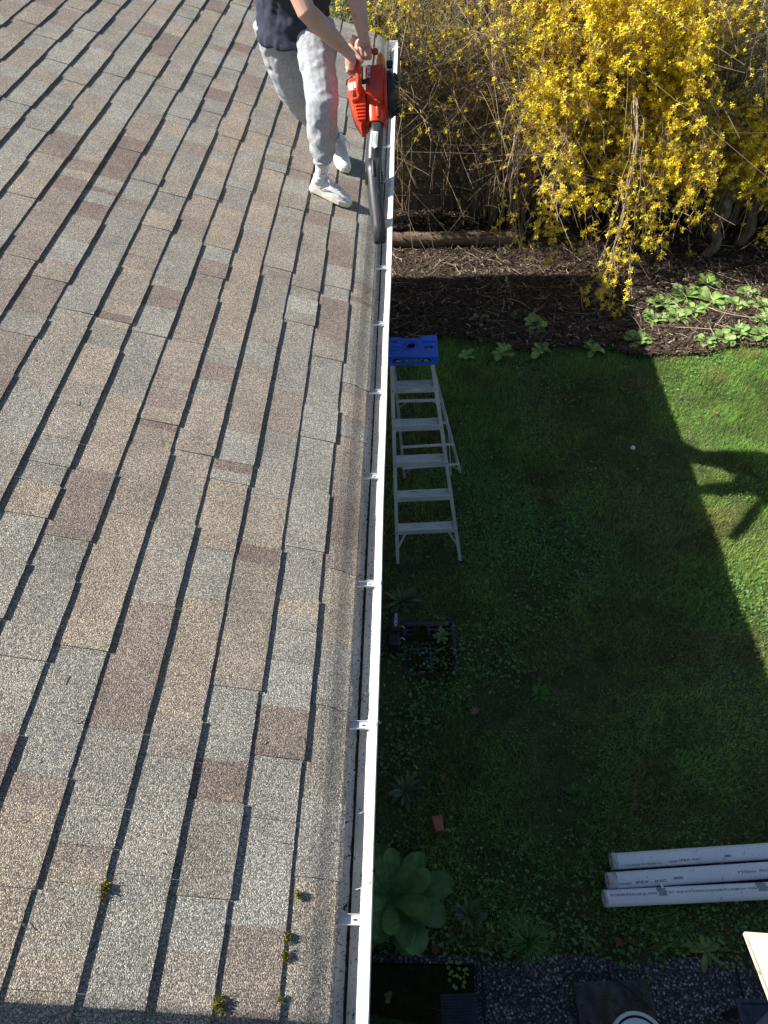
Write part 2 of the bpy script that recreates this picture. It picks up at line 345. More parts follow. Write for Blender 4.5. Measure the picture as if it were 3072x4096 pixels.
X, T = np.meshgrid(xs, t, indexing='ij'); Y = bed_edge(X)+T*(14-bed_edge(X)); Z = gz(X, Y)+.012+.035*np.minimum(1, (Y-bed_edge(X))*3)+.03*(np_noise(X, Y, 7, 9)-.5)
i = np.arange(len(xs)-1)[:, None]*100+np.arange(99)[None]
tag(np_mesh('garden_bed', np.stack([X, Y, Z], -1).reshape(-1, 3), np.stack([i, i+100, i+101, i+1], -1).reshape(-1, 4), M['bedsoil'], smooth=True), kind='structure')
# patio of exposed aggregate: two sheets meeting at joints
def pat_edge(x): return .735+.02*np.sin(x*9)
xs = np.arange(.355, 8, .05); T = np.linspace(0, 1, 6); X, TT = np.meshgrid(xs, T, indexing='ij'); Y = -6+TT*(pat_edge(X)+6)
i = np.arange(len(xs)-1)[:, None]*6+np.arange(5)[None]
tag(np_mesh('patio', np.stack([X, Y, 0*X+.022], -1).reshape(-1, 3), np.stack([i, i+6, i+7, i+1], -1).reshape(-1, 4), M['patio']), kind='structure')
m = MB()
for x in (.40, 1.085, 1.77): m.box((x, .15, .0235), (.012, 1.16, .003))
m.box((3, .30, .0235), (5.2, .012, .003))
tag(m.build('patio_joint', M['dark']), kind='structure')
m = MB().box((.05, .715, .012), (.62, .04, .03)); tag(m.build('patio_edging', M['patio']), kind='structure')

def in_view(x, y, mg=.35): return (x > -.35) & (x < .545*(.655*y+3.47)+mg) & (y > .3)
# ---- grass blades
def grass():
    n = 330000; x = rng.uniform(-.35, 4.9, n); y = rng.uniform(.66, 6.6, n)
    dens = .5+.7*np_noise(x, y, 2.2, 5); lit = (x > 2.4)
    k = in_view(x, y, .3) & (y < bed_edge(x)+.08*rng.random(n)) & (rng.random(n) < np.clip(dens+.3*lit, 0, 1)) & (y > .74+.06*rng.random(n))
    k &= ~((x > -.14) & (x < .36) & (y > 2.42) & (y < 2.9) & (rng.random(n) < .93)) 
    k &= ~((x < .05) & (rng.random(n) < .5))
    x, y = x[k], y[k]; n = len(x); z = gz(x, y)-.004
    L = rng.uniform(.02, .062, n)*(.45+1.1*np_noise(x, y, 3.3, 8)); long = rng.random(n) < .03; L[long] *= 1.6
    w_ = rng.uniform(.0011, .0021, n); a = rng.uniform(0, 2*np.pi, n); lean = rng.uniform(.1, 1.1, n)
    d = np.stack([np.cos(a), np.sin(a)], 1); s = np.stack([-d[:, 1], d[:, 0]], 1)
    P0 = np.stack([x, y, z], 1); mid = P0+np.concatenate([d*(L*.45*np.sin(lean*.6))[:, None], (L*.55*np.cos(lean*.6))[:, None]], 1)
    tip = mid+np.concatenate([d*(L*.6*np.sin(lean*1.3))[:, None], (L*.5*np.cos(lean*1.3))[:, None]], 1)
    S = np.concatenate([s*w_[:, None], np.zeros((n, 1))], 1)
    V = np.stack([P0-S, P0+S, mid+S*.8, mid-S*.8, tip], 1)
    f1 = np.array([[0, 1, 2, 3]]); F4 = f1[None]+(np.arange(n)*5)[:, None, None]; F3 = np.array([[3, 2, 4, 4]])
    # quads with a doubled tip vertex are avoided: tip as a thin quad
    V = np.concatenate([V, (tip+S*.12)[:, None]], 1); F = np.array([[0, 1, 2, 3], [3, 2, 5, 4]])[None]+(np.arange(n)*6)[:, None, None]
    g = np_noise(x, y, 1.4, 21); base = np.stack([.2+.16*g, .44+.1*g, .10+.02*g], 1)*(.7+.6*np_noise(x, y, .9, 23))[:, None]; tan = np_noise(x, y, 2.6, 29) > .74; base[tan] = base[tan]*.5+np.array([.17, .14, .06])
    yel = np_noise(x, y, 1.1, 33) > .68; base[yel] = base[yel]*.7+np.array([.12, .12, .015])*.3
    base[lit[k]] *= np.array([1.15, 1.08, .9]); dk = np_noise(x, y, 5, 37) > .62; base[dk] *= .7  # right-hand blades brighter and yellower: sunlight painted into their colour
    base *= rng.uniform(.6, 1.35, n)[:, None]; st = rng.random(n) < .035; base[st] = [.26, .22, .11]
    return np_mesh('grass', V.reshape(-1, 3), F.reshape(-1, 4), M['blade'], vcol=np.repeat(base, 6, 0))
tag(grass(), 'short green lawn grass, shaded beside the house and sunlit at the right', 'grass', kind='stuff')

# ---- leafy ground cover (clover, creeping weeds)
def disc(n=6, r=1., cup=.15, fold=0):
    v = [(0, 0, 0)]+[(r*math.cos(2*math.pi*i/n), r*math.sin(2*math.pi*i/n), cup) for i in range(n)]
    return np.array(v), np.array([[0, 1+i, 1+(i+1) % n] for i in range(n)])
def cover():
    n = 60000; x = rng.uniform(-.2, 4.6, n); y = rng.uniform(.66, 6.5, n)
    pn = np_noise(x, y, 1.6, 41)+.35*np_noise(x, y, 6, 42)
    p = np.clip((pn-.72)*2.2, .03, .9)+.75*np.clip(1-(y-.75)/.75, 0, 1)
    k = in_view(x, y, .2) & (y < bed_edge(x)+.1) & (y > pat_edge(x)-.02-.05*(x > 1.2)*rng.random(n)) & (rng.random(n) < p)
    p = p+.35*(x < .35)*(y < 3.2)*(y > 2.3); k &= (rng.random(n) < 1)
    x, y = x[k], y[k]; n = len(x)
    P = np.stack([x, y, gz(x, y)+rng.uniform(.012, .045, n)], 1); TV, TF = disc(6, 1, .18)
    g = np_noise(x, y, 2, 45)[:, None]; C = np.array([.09, .2, .055])+g*np.array([.06, .08, .02]); C = C*rng.uniform(.55, 1.4, n)[:, None]
    S = np.stack([rng.uniform(.005, .011, n)]*3, 1); S[:, 0] *= rng.uniform(1, 1.5, n)
    return scatter('clover', TV, TF, P, rots(rng.uniform(0, 6.28, n), rng.uniform(0, .7, n)), S, C, M['vcol'])
tag(cover(), 'small round clover and chickweed leaves creeping through the lawn', 'ground cover', kind='stuff')
# ---- moss in the lawn
def mossy():
    n = 14000; x = rng.uniform(-.1, 3, n); y = rng.uniform(1.5, 6, n); pn = np_noise(x, y, 1.1, 33)
    gr = (x > -.02) & (x < .33) & (y > 2.42) & (y < 2.87); k = ((pn > .66) & (rng.random(n) < .5) & (x < 2.2))
    x, y = x[k], y[k]
    ex = rng.uniform(-.02, .34, 11000); ey = rng.uniform(2.4, 2.88, 11000); kk = (np_noise(ex, ey, 11, 51)+.38*(2.88-ey)/.45+.1*(ex > .2)*(ey < 2.6)) > .58; ex, ey = ex[kk], ey[kk]
    x = np.r_[x, ex]; y = np.r_[y, ey]; n = len(x); z = gz(x, y)+np.where((y > 2.4) & (y < 2.88) & (x < .34), rng.uniform(.012, .04, n), rng.uniform(.004, .018, n))
    TV = np.array([(-.3, 0, 0), (.3, 0, 0), (0, 0, 1.), (0, .3, .1)]); TF = np.array([[0, 1, 2], [0, 3, 2]])
    C = np.array([.11, .115, .012])*rng.uniform(.5, 1.5, n)[:, None]
    return scatter('moss', TV, TF, np.stack([x, y, z], 1), rots(rng.uniform(0, 6.3, n), rng.uniform(0, .9, n)), rng.uniform(.006, .013, n), C, M['vcol'])
tag(mossy(), 'olive moss growing in the lawn and over the black grate', 'moss', kind='stuff')
# ---- tiny white seed-head specks
def specks():
    n = 3200; x = rng.uniform(0, 4.2, n); y = rng.uniform(.76, 5.8, n)
    k = in_view(x, y, 0) & (rng.random(n) < .25+.75*np.clip((x-.9)*.8, 0, 1)*np.clip(1-(y-1.0)/1.6, 0, 1)+.25*(np_noise(x, y, 3, 77) > .6)); x, y = x[k], y[k]; n = len(x)
    TV, TF = disc(4, 1, .5); P = np.stack([x, y, gz(x, y)+rng.uniform(.04, .075, n)], 1)
    return scatter('bittercress', TV, TF, P, rots(rng.uniform(0, 6.3, n), rng.uniform(0, .6, n)), rng.uniform(.0015, .0042, n), np.full((n, 3), .75)*rng.uniform(.5, 1.1, n)[:, None], M['petal'])
tag(specks(), 'tiny white bittercress flowers dotted through the shaded lawn', 'flowers', kind='stuff')
# ---- mulch chips and litter
def chips():
    n = 42000; x = rng.uniform(-.4, 6.2, n); y = 6.1+rng.random(n)**1.3*3.2; k = (y > bed_edge(x)-.05) & (y < 9.3); x, y = x[k], y[k]; n = len(x)
    TV = np.array([(-1, -.28, 0), (1, -.2, 0), (1, .25, .1), (-1, .3, .1)]); TF = np.array([[0, 1, 2, 3]])
    z = gz(x, y)+.045+rng.uniform(0, .03, n); C = np.array([.095, .066, .048])*rng.uniform(.3, 1.5, n)[:, None]; pale = rng.random(n) < .07; C[pale] = np.array([.4, .33, .25])*rng.uniform(.5, 1.1, pale.sum())[:, None]
    S = np.stack([rng.uniform(.01, .035, n), rng.uniform(.008, .03, n), np.ones(n)*.03], 1)
    return scatter('mulch', TV, TF, np.stack([x, y, z], 1), rots(rng.uniform(0, 6.3, n), rng.uniform(0, .6, n)), S, C, M['vcolw'])
tag(chips(), 'brown bark mulch chips covering the garden bed', 'mulch', kind='stuff')
def litter():
    n = 520; x = rng.uniform(-.3, 5.5, n); y = rng.uniform(6.35, 8.5, n); a = rng.uniform(0, np.pi, n); L = rng.uniform(.06, .5, n)*rng.random(n)+.05; K_ = 5
    t = np.linspace(-.5, .5, K_); b = rng.uniform(-.15, .15, n)
    P = np.zeros((n, K_, 3)); P[..., 0] = x[:, None]+np.cos(a)[:, None]*L[:, None]*t-np.sin(a)[:, None]*b[:, None]*L[:, None]*(t**2*4); P[..., 1] = y[:, None]+np.sin(a)[:, None]*L[:, None]*t+np.cos(a)[:, None]*b[:, None]*L[:, None]*(t**2*4)
    P[..., 2] = gz(P[..., 0], P[..., 1])+.07+.05*rng.random((n, 1)); C = np.array([.3, .23, .16])*rng.uniform(.35, 1.5, n)[:, None]
    return np_tubes('twig_litter', P, rng.uniform(.0012, .0045, n)[:, None]*np.ones((1, K_)), M['stem'], sides=3, col=C)
tag(litter(), 'thin fallen twigs strewn over the bark mulch', 'twigs', kind='stuff')

# ================================================================== HOUSE
TH = R_(19.34); cT, sT = math.cos(TH), math.sin(TH)
XE, ZE = -.178, 2.488; EX = .1549; S1 = .1425; YR = 7.6; Y0 = -4.0
house = empty('house', (0, 0, 0), 0, 'single storey house with a weathered brown and grey shingle roof and white gutter', 'house')
def roofpt(s, y, h):
    x = XE - s*cT + h*sT; z = ZE + s*sT + h*cT
    return x, y, z
def build_roof():
    V = []; F = []; C = []
    pal = [(.235, .235, .215), (.255, .255, .232), (.275, .278, .256), (.265, .235, .195), (.3, .262, .21), (.2, .165, .148), (.17, .132, .118), (.22, .19, .168), (.25, .238, .21)]
    wts = [18, 18, 14, 14, 10, 12, 7, 12, 16]; ridge = 4.1; n_c = int((ridge-S1)/EX)+1; rr = random.Random(5)
    for c in range(n_c+1):
        s0 = 0 if c == 0 else S1+(c-1)*EX; s1 = S1 if c == 0 else s0+EX
        y = Y0 - rr.random()*.3; prev = None
        while y < YR:
            wd = rr.choice([.1, .14, .18, .2, .22, .25, .28, .32, .36, .42]) + rr.uniform(-.02, .02)
            y2 = min(y+wd, YR+rr.uniform(-.004, .004)); hi = rr.random() < .55
            tb = .0100 if hi else .0074; tb += rr.uniform(-.0007, .0012); off = rr.uniform(-.0014, .0014) + (-.0028 if hi else .0016)
            col = np.array(rr.choices(pal, wts)[0]); 
            if prev is not None and rr.random() < .3: col = prev
            prev = col; col = col*.8+np.array([.225, .2, .175])*.14; col = col*rr.uniform(.93, 1.07)
            col2 = col if rr.random() < .6 else np.array(rr.choices(pal, wts)[0]); cut = rr.uniform(.3, .8)
            gap = .0005
            ns = max(2, int((y2-y)/.035)); ys_ = np.linspace(y+gap, y2-gap, ns+1); js = [off+rr.uniform(-.0009, .0009) for _ in ys_]
            if c == 0: svals = [0, .006, .012, .022, .032, .042, .052, .062, .072, .1, s1+.02]
            elif c == 1: svals = [s0, s0+.05, s0+.1, s1+.02]
            else: svals = [s0, s1+.02]
            b = len(V); m_ = len(svals)
            for k, yy in enumerate(ys_):
                for q, s in enumerate(svals):
                    fr = (s-s0)/(s1-s0); h = tb*(1-fr) - .0008 + (.0012 if hi else 0)
                    ss = s + (js[k] if q == 0 and c > 0 else (js[k]*.4 if q == 0 else 0))
                    if c == 0:   # eave course sags between its supports
                        a = .8+.9*(float(np_noise(yy, 3.1, 2.1, 60))-.5)+.5*(float(np_noise(yy, 1.1, 6, 61))-.5)
                        a = min(1.25, max(.3, a)); c_ = .012*(a-.8); u_ = min(1, max(0, (s-.012+c_)/.085)); h += -.0195*(.72+.3*a)*(1-u_*u_*(3-2*u_)) - .005*max(0, 1-s/.012)
                    V.append(roofpt(ss, yy, h))
                # front butt foot
                s = svals[0]; ss = s+js[k] if c else s+js[k]*.4
                hb = -.004 if c else -.029
                V.append(roofpt(ss, yy, hb))
            st = m_+1
            for k in range(ns):
                cc = col if (k+.5)/ns < cut else col2
                for q in range(m_-1):
                    i0 = b+k*st+q; F.append((i0, i0+st, i0+st+1, i0+1)); C.append(cc)
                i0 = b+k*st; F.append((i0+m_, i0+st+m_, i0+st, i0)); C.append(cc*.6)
            for k in (0, ns):   # tab side walls
                i0 = b+k*st; e = len(V); s = svals[-1]
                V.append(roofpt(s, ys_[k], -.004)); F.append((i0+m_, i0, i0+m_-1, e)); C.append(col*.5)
            y = y2
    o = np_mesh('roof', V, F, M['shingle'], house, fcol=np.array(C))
    return o
roof = build_roof()
# deck under the shingles, far slope, ridge caps
m = MB(); sr = 4.16; xr, _, zr = roofpt(sr, 0, -.006)
xe, ze = XE+.004, ZE-.026
prof = [(XE-.075, ZE+.012), (xr, zr), (2*xr-XE, ZE-.01), (2*xr-XE, ZE-.05), (xr, zr-.05), (XE-.075, ZE-.03)]
m.loft([[(x, Y0, z) for x, z in prof], [(x, YR-.012, z) for x, z in prof]]); m.build('roof_deck', M['debris'], house)
m = MB()
for k in range(60):
    y = Y0+k*.2; 
    if y > YR-.1: break
    m.loft([[(xr-.15, y, zr-.045), (xr, y, zr+.02), (xr+.15, y, zr-.038+.0)], [(xr-.15, y+.21, zr-.05), (xr, y+.21, zr+.012), (xr+.15, y+.21, zr-.044)]], False)
capo = m.build('ridge_cap', M['shingle'], house); a = capo.data.color_attributes.new('Col', 'FLOAT_COLOR', 'POINT'); a.data.foreach_set('color', np.tile([.24, .22, .2, 1], len(capo.data.vertices)).astype(np.float32))
# drip edge, fascia, soffit, wall, gable
WX = -.62
MB().box((XE-.063, (Y0+YR)/2, 2.38), (.02, YR-Y0-.02, .17)).build('fascia', M['white_alu'], house)
MB().box(((WX+XE-.07)/2, (Y0+YR)/2-.1, 2.325), (XE-.07-WX, YR-Y0-.25, .012)).build('soffit', M['white_alu'], house)
m = MB(); 
for k in range(15): m.box((WX, (Y0+7.2)/2, .16+k*.155), (.03+.0, 7.2-Y0, .15), Matrix.Rotation(R_(3), 3, 'Y'))
m.box((WX-.05, (Y0+7.2)/2, 1.17), (.06, 7.2-Y0-.02, 2.33)); m.build('wall', M['siding'], house)
gp = [(WX-.03, 0), (WX-.03, 2.4), (xr, zr-.12), (2*xr-WX, 2.4), (2*xr-WX, 0)]
m = MB(); m.loft([[(x, 7.16, z) for x, z in gp], [(x, 7.2, z) for x, z in gp]]); m.build('gable_wall', M['siding'], house)
m = MB(); m.bar((XE-.06, YR-.07, ZE-.075), (xr, YR-.07, zr-.09), .03, .12); m.build('rake_board', M['white_alu'], house)
# upper storey whose wall shades the near end of the roof
up = MB()
up.box((-3.9, -1.905, 4.05), (5.2, 4.2, 3.3)); up.build('upper_storey', M['siding'], house)
m = MB(); m.box((-3.9, -1.93, 5.78), (5.3, 4.2, .12)); m.build('upper_roof', M['debris'], house)

# gutter
LX = -.100; LZ = 2.450; GY1 = 7.66
prof_o = [(-.232, 2.455), (-.232, 2.362), (-.160, 2.362), (-.158, 2.380), (-.150, 2.397), (-.137, 2.413), (-.1135, 2.4485), (LX-.002, 2.4495), (LX, 2.447), (LX+.0005, 2.432), (-.106, 2.430)]
def strip(pr, y0, y1, ny, jitter=0, seed=0, flip=False):
    V = []; F = []; ys_ = np.linspace(y0, y1, ny+1); k = len(pr); r = np.random.default_rng(seed)
    for y in ys_:
        w_ = .0018*math.sin(y*1.9)+.001*math.sin(y*5.3+1)
        for x, z in pr: V.append((x+w_*(1 if z > 2.4 else .3), y, z+.0008*math.sin(y*3)))
    for i in range(ny):
        for j in range(k-1): F.append((i*k+j, (i+1)*k+j, (i+1)*k+j+1, i*k+j+1))
    return V, F
m = MB(); m.add(*strip(prof_o[:7], Y0, GY1, 90)); gutter = g_in = m.build('gutter', M['gutter_in'], house)
sd = g_in.modifiers.new('s', 'SOLIDIFY'); sd.thickness = .0012; sd.offset = -1
m = MB(); m.add(*strip([(-.1145, 2.4488), (-.1135, 2.4502), (-.101, 2.4508), (-.0985, 2.448), (-.0985, 2.434)], Y0, GY1, 90)); lip = m.build('lip', M['white_alu'], gutter)
m = MB(); pf = [(-.0995, 2.44), (-.101, 2.43), (-.112, 2.415), (-.138, 2.39), (-.15, 2.36), (-.232, 2.3585)]
m.add(*strip(pf, Y0, GY1, 90)); m.build('front_face', M['white_alu'], gutter)
m = MB(); ec = [(-.232, 2.456), (-.232, 2.36), (-.15, 2.36), (-.138, 2.39), (-.112, 2.415), (-.1, 2.43), (-.1, 2.456)]
m.loft([[(x, GY1, z) for x, z in ec], [(x, GY1+.004, z) for x, z in ec]]); m.box((-.166, GY1-.004, 2.457), (.132, .012, .003)); m.build('end_cap', M['white_alu'], gutter)
# debris line along the crease
ny = 520; V = []; F = []; yy = np.linspace(.0, GY1-.02, ny)
w1 = .0035+.005*np_noise(yy, 0*yy+2, 2.3, 70)+.003*rng.random(ny); w2 = .001+.003*rng.random(ny)
V = np.stack([np.stack([-.161-w1, yy, 0*yy+2.3645], 1), np.stack([-.1592+0*yy, yy, 0*yy+2.3672], 1), np.stack([-.1572+w2*.3, yy, 2.374+w2*1.4], 1)], 1).reshape(-1, 3)
i = np.arange(ny-1)*3; F = np.concatenate([np.stack([i, i+3, i+4, i+1], 1), np.stack([i+1, i+4, i+5, i+2], 1)]); np_mesh('silt_line', V, F, M['debris'], gutter)
n = 2200; x = rng.uniform(-.2, -.163, n); y = rng.uniform(.1, 7.5, n); z = np.full(n, 2.3645)
kk = rng.random(n) < .25; x[kk] = rng.uniform(-.144, -.117, kk.sum()); z[kk] = np.interp(x[kk], [-.150, -.137, -.1135], [2.397, 2.413, 2.4485])+.0012
TV = np.array([(-1, -.5, 0), (.8, -.4, 0), (1, .5, .1), (-.7, .4, .2)])
scatter('grit', TV, np.array([[0, 1, 2, 3]]), np.stack([x, y, z], 1), rots(rng.uniform(0, 6.3, n), rng.uniform(0, .4, n)), np.stack([rng.uniform(.0012, .0045, n)*(1+2*(rng.random(n) < .05)), rng.uniform(.001, .0024, n), np.full(n, .002)], 1), np.full((n, 3), .03)*rng.uniform(.4, 1.5, n)[:, None], M['vcolw'], gutter)
hm = MB(); hm.box((-.166, 0, 2.4425), (.112, .022, .0016)); hm.box((-.166, -.0125, 2.4465), (.112, .0016, .009)); hm.box((-.166, .0125, 2.4465), (.112, .0016, .009)); hm.box((-.117, 0, 2.434), (.0016, .022, .018)); hm.box((-.108, 0, 2.4515), (.012, .016, .002))
sm_ = curve_mesh('curve', loops=[rrect(0, 0, .011, .0042, .002)], ext=.0003); xform(sm_, lambda v: v+Vector((-.142, 0, 2.4437)))
hang0 = joined('hanger', [(hm, M['galv']), (sm_, M['dark']), (MB().lathe([(0, .0032), (.002, .0028)], (-.165, 0, 2.4433), (0, 0, 1), 10), M['white_alu'])], gutter); hang0.location = (0, .424, 0)
hs_ = [hang0]
for k in range(-3, 14):
    if k == 0: continue
    h = hang0.copy(); h.location = (0, .424+.5474*k, 0); COL.objects.link(h); hs_.append(h)
for o in hs_: o.rotation_euler.z = R_(random.uniform(-1, 1))*0

# moss tufts and debris on the roof
def rp(s, y, h=0.): return Vector(roofpt(s, y, h))
def xy2s(x): return (XE-x)/cT
mossp = [(-.748, .429, .022, 'largest round moss tuft on the shingles, far left of the gutter'), (-.292, .461, .013, 'small flat moss tuft at a shingle joint near the gutter edge'), (-.309, .363, .016, 'upper tuft of the two clinging to the last shingle course shadow line'),
         (-.310, .322, .014, 'lower tuft of the two clinging to the last shingle course shadow line'), (-.448, .214, .024, 'upright moss tuft at the edge of the shade near the bottom of the roof'), (-.313, .232, .009, 'tiny moss speck just above the shade line on the roof')]
for x, y, r, lb in mossp:
    n = int(260*r/.02); q = rng.normal(0, .5, (n, 3)); q[:, 2] = np.abs(q[:, 2])
    TV = np.array([(-.18, 0, 0), (.18, 0, 0), (0, .05, 1)]); TF = np.array([[0, 1, 2]])
    P = q*np.array([r*.5, r*.8, r*.5]); C = np.array([.2, .19, .02])*rng.uniform(.4, 1.5, n)[:, None]
    o = scatter('moss_tuft', TV, TF, P, rots(rng.uniform(0, 6.3, n), rng.uniform(0, 1.1, n)), rng.uniform(.006, .011, n), C, M['vcol'])
    o.location = rp(xy2s(x), y, .004); o.rotation_euler = (0, TH, 0); tag(o, lb, 'moss', 'moss tufts on the roof')
n = 34; m = MB()
for k in range(n):
    s = rng.uniform(.06, 1.6); y = rng.uniform(.25, 5.5) if k > 12 else rng.uniform(.25, 1.0); a = rng.uniform(0, 3.14); L = rng.uniform(.01, .028)
    p = [rp(s+math.cos(a)*L*t, y+math.sin(a)*L*t+.2*L*t*t, .0115) for t in (-.5, 0, .5)]; m.tube(p, .0011, 4)
tag(m.build('conifer_needles', M['log']), 'dry brown conifer needles scattered on the shingles', 'needles', kind='stuff')

# ================================================================== GARDEN EDGE
def tubes_attr(o, c):
    me = o.data; a = me.color_attributes.new('Col', 'FLOAT_COLOR', 'POINT'); a.data.foreach_set('color', np.tile([*c, 1], len(me.vertices)).astype(np.float32)); return o
fence = empty('board_fence', (0, 9.35, 0), 0, 'dark weathered board fence behind the yellow bush', 'fence')
m = MB(); x = -3.2
while x < 9: m.box((x, 0, .93+random.uniform(-.012, .012)), (.135, .02, 1.7), Matrix.Rotation(R_(random.uniform(-.5, .5)), 3, 'Y')); x += .142
m.build('boards', M['fence'], fence)
for z in (.35, 1.55): MB().box((2.9, -.03, z), (12.3, .04, .09)).build('rail', M['fence'], fence)
for x in np.arange(-3, 9, 2.0): MB().box((x, .06, .9), (.09, .09, 1.85)).build('fence_post', M['fence'], fence)
MB().box((2.9, -.045, .14), (12.3, .045, .2)).build('kick_board', M['fence'], fence)
lg = empty('timber_log', (.2, 8.33, .14), 0, 'split weathered log lying on the mulch beside the house corner', 'log')
m = MB(); r = random.Random(3); pts = [(-.6+.12*i, .015*math.sin(i), .01*math.cos(i*1.3)) for i in range(16)]
m.tube(pts, [.105+r.uniform(-.012, .012) for _ in pts], 12, ry=[.075+r.uniform(-.01, .01) for _ in pts]); m.build('trunk_wood', M['log'], lg, True)
MB().box((-.27, 7.74, 2.215), (.38, .03, .34)).build('corner_board', M['greyboard'], house, bevel=.003)

# ---- shrubs
def canes(n, bx, by, H, reach, tmax, front=.6, K_=14, wob=.05, spread=1.0, az=None, cl=6):
    cx = np.linspace(bx[0], bx[1], cl)+rng.normal(0, .1, cl); cy = rng.uniform(*by, cl); q_ = rng.integers(0, cl, n); bxs = cx[q_]+rng.normal(0, .07, n); bys = cy[q_]+rng.normal(0, .07, n); a = rng.uniform(-np.pi, np.pi, n) if az is None else rng.uniform(az[0], az[1], n)
    fr = rng.random(n) < front; a[fr] = -np.pi/2+rng.normal(0, .75*spread, fr.sum())
    t = np.linspace(0, 1, K_)[None]*rng.uniform(*tmax, n)[:, None]; Hh = rng.uniform(*H, n)[:, None]; rr = rng.uniform(*reach, n)[:, None]
    z = Hh*(1-((t-.62)/.62)**2); h = rr*t**1.15
    ph = rng.uniform(0, 6.3, (n, 4, 1)); wb = wob*(np.sin(t*7+ph[:, 0])+.5*np.sin(t*15+ph[:, 1])); wb2 = wob*(np.sin(t*6+ph[:, 2])+.5*np.sin(t*17+ph[:, 3]))
    return np.stack([bxs[:, None]+np.cos(a)[:, None]*h+wb*t, bys[:, None]+np.sin(a)[:, None]*h+wb2*t, np.maximum(z, .06)+0*h], -1)
def twigs(P, per, L, K_=6, t0=.3, droop=.35, curl=.25):
    n, k, _ = P.shape; idx = np.repeat(np.arange(n), per); N_ = len(idx); f = rng.uniform(t0, 1, N_)*(k-1); i = np.minimum(f.astype(int), k-2); u = (f-i)[:, None]
    B = P[idx, i]*(1-u)+P[idx, i+1]*u; T = P[idx, i+1]-P[idx, i]; T /= np.linalg.norm(T, axis=1, keepdims=True)+1e-9
    D = T*.5+rng.normal(0, .6, (N_, 3)); D[:, 2] += .1; D /= np.linalg.norm(D, axis=1, keepdims=True); ll = rng.uniform(*L, N_)[:, None, None]
    s = np.linspace(0, 1, K_)[None, :, None]; cv = rng.normal(0, curl, (N_, 1, 3)); Q = B[:, None]+D[:, None]*ll*s+cv*ll*s**2; Q[..., 2] -= (droop*ll[..., 0]*s[..., 0]**2)
    Q[..., 2] = np.maximum(Q[..., 2], .07); return Q
def along(Q, per, t0=.15):
    n, k, _ = Q.shape; idx = np.repeat(np.arange(n), per); N_ = len(idx); f = rng.uniform(t0, 1, N_)*(k-1); i = np.minimum(f.astype(int), k-2); u = (f-i)[:, None]
    B = Q[idx, i]*(1-u)+Q[idx, i+1]*u; T = Q[idx, i+1]-Q[idx, i]; T /= np.linalg.norm(T, axis=1, keepdims=True)+1e-9; return B, T
PET = []; PF = []
for q in range(4):   # forsythia flower: four strap petals
    a = q*math.pi/2; ca, sa = math.cos(a), math.sin(a); b = len(PET)
    for x, y, z in [(0.05, -.1, 0), (.55, -.24, .35), (1., -.06, .42), (1., .08, .42), (.55, .24, .35), (.05, .1, 0)]: PET.append((x*ca-y*sa, x*sa+y*ca, z))
    PF += [[b, b+1, b+4, b+5], [b+1, b+2, b+3, b+4]]
PET = np.array(PET); PF = np.array(PF)
LEAF4 = np.array([(0, 0, 0), (.5, -.22, .06), (1, 0, .1), (.5, .22, .06)]); LF4 = np.array([[0, 1, 2, 3]])
def flowers(name, B, T, parent, size=(.016, .024), col=(.98, .84, .045)):
    n = len(B); P = B+rng.normal(0, .016, (n, 3)); P[:, 2] -= .004
    C = np.array(col)*rng.uniform(.75, 1.12, n)[:, None]; C[:, 1] *= rng.uniform(.86, 1.08, n); og = rng.random(n) < .08; C[og] = [.55, .25, .02]
    return scatter(name, PET, PF, P, rots(rng.uniform(0, 6.3, n), rng.uniform(.3, 2.5, n)), rng.uniform(*size, n), C, M['petal'], parent)
def shrub(name, label, cat, P, tw, per_f, dens, per_l=0, group=None, cane_r=(.006, .003), twr=(.0032, .0013), colr=(.36, .27, .17), leafc=(.1, .19, .04), leafs=(.018, .032), tw2=0, fsz=(.019, .031)):
    c = P[:, 0].mean(0); root = empty(name, (0, 0, 0), 0, label, cat, group)
    n, k, _ = P.shape; C = np.array(colr)*rng.uniform(.5, 1.3, n)[:, None]
    np_tubes('canes', P, np.linspace(cane_r[0], cane_r[1], k)[None]*rng.uniform(.7, 1.5, n)[:, None], M['stem'], root, 4, C)
    Q = twigs(P, *tw); nq = len(Q); Cq = np.array(colr)*rng.uniform(.45, 1.45, nq)[:, None]
    np_tubes('twigs', Q, np.linspace(twr[0], twr[1], Q.shape[1])[None]*rng.uniform(.7, 1.4, nq)[:, None], M['stem'], root, 3, Cq)
    if tw2:
        Q2 = twigs(Q, tw2, (.06, .24), 4, .2); np_tubes('twiglets', Q2, np.linspace(twr[1]*1.2, twr[1]*.7, 4)[None]*np.ones((len(Q2), 1)), M['stem'], root, 3, np.repeat(Cq, tw2, 0)[:len(Q2)])
    if per_f:
        B, T = along(Q, per_f); B2, T2 = along(P, per_f*2, .45); B = np.r_[B, B2]; T = np.r_[T, T2]; k_ = rng.random(len(B)) < dens(B); 
        if k_.any(): B, T = B[k_], T[k_]; B = np.repeat(B, 3, 0); flowers('flowers', B, T, root, fsz)
    if per_l:
        B, T = along(Q, per_l); n = len(B); C = np.array(leafc)*rng.uniform(.6, 1.4, n)[:, None]
        scatter('leaves', LEAF4, LF4, B, rots(rng.uniform(0, 6.3, n), rng.uniform(-.9, .9, n)), rng.uniform(*leafs, n), C, M['vcol'], root)
    return root
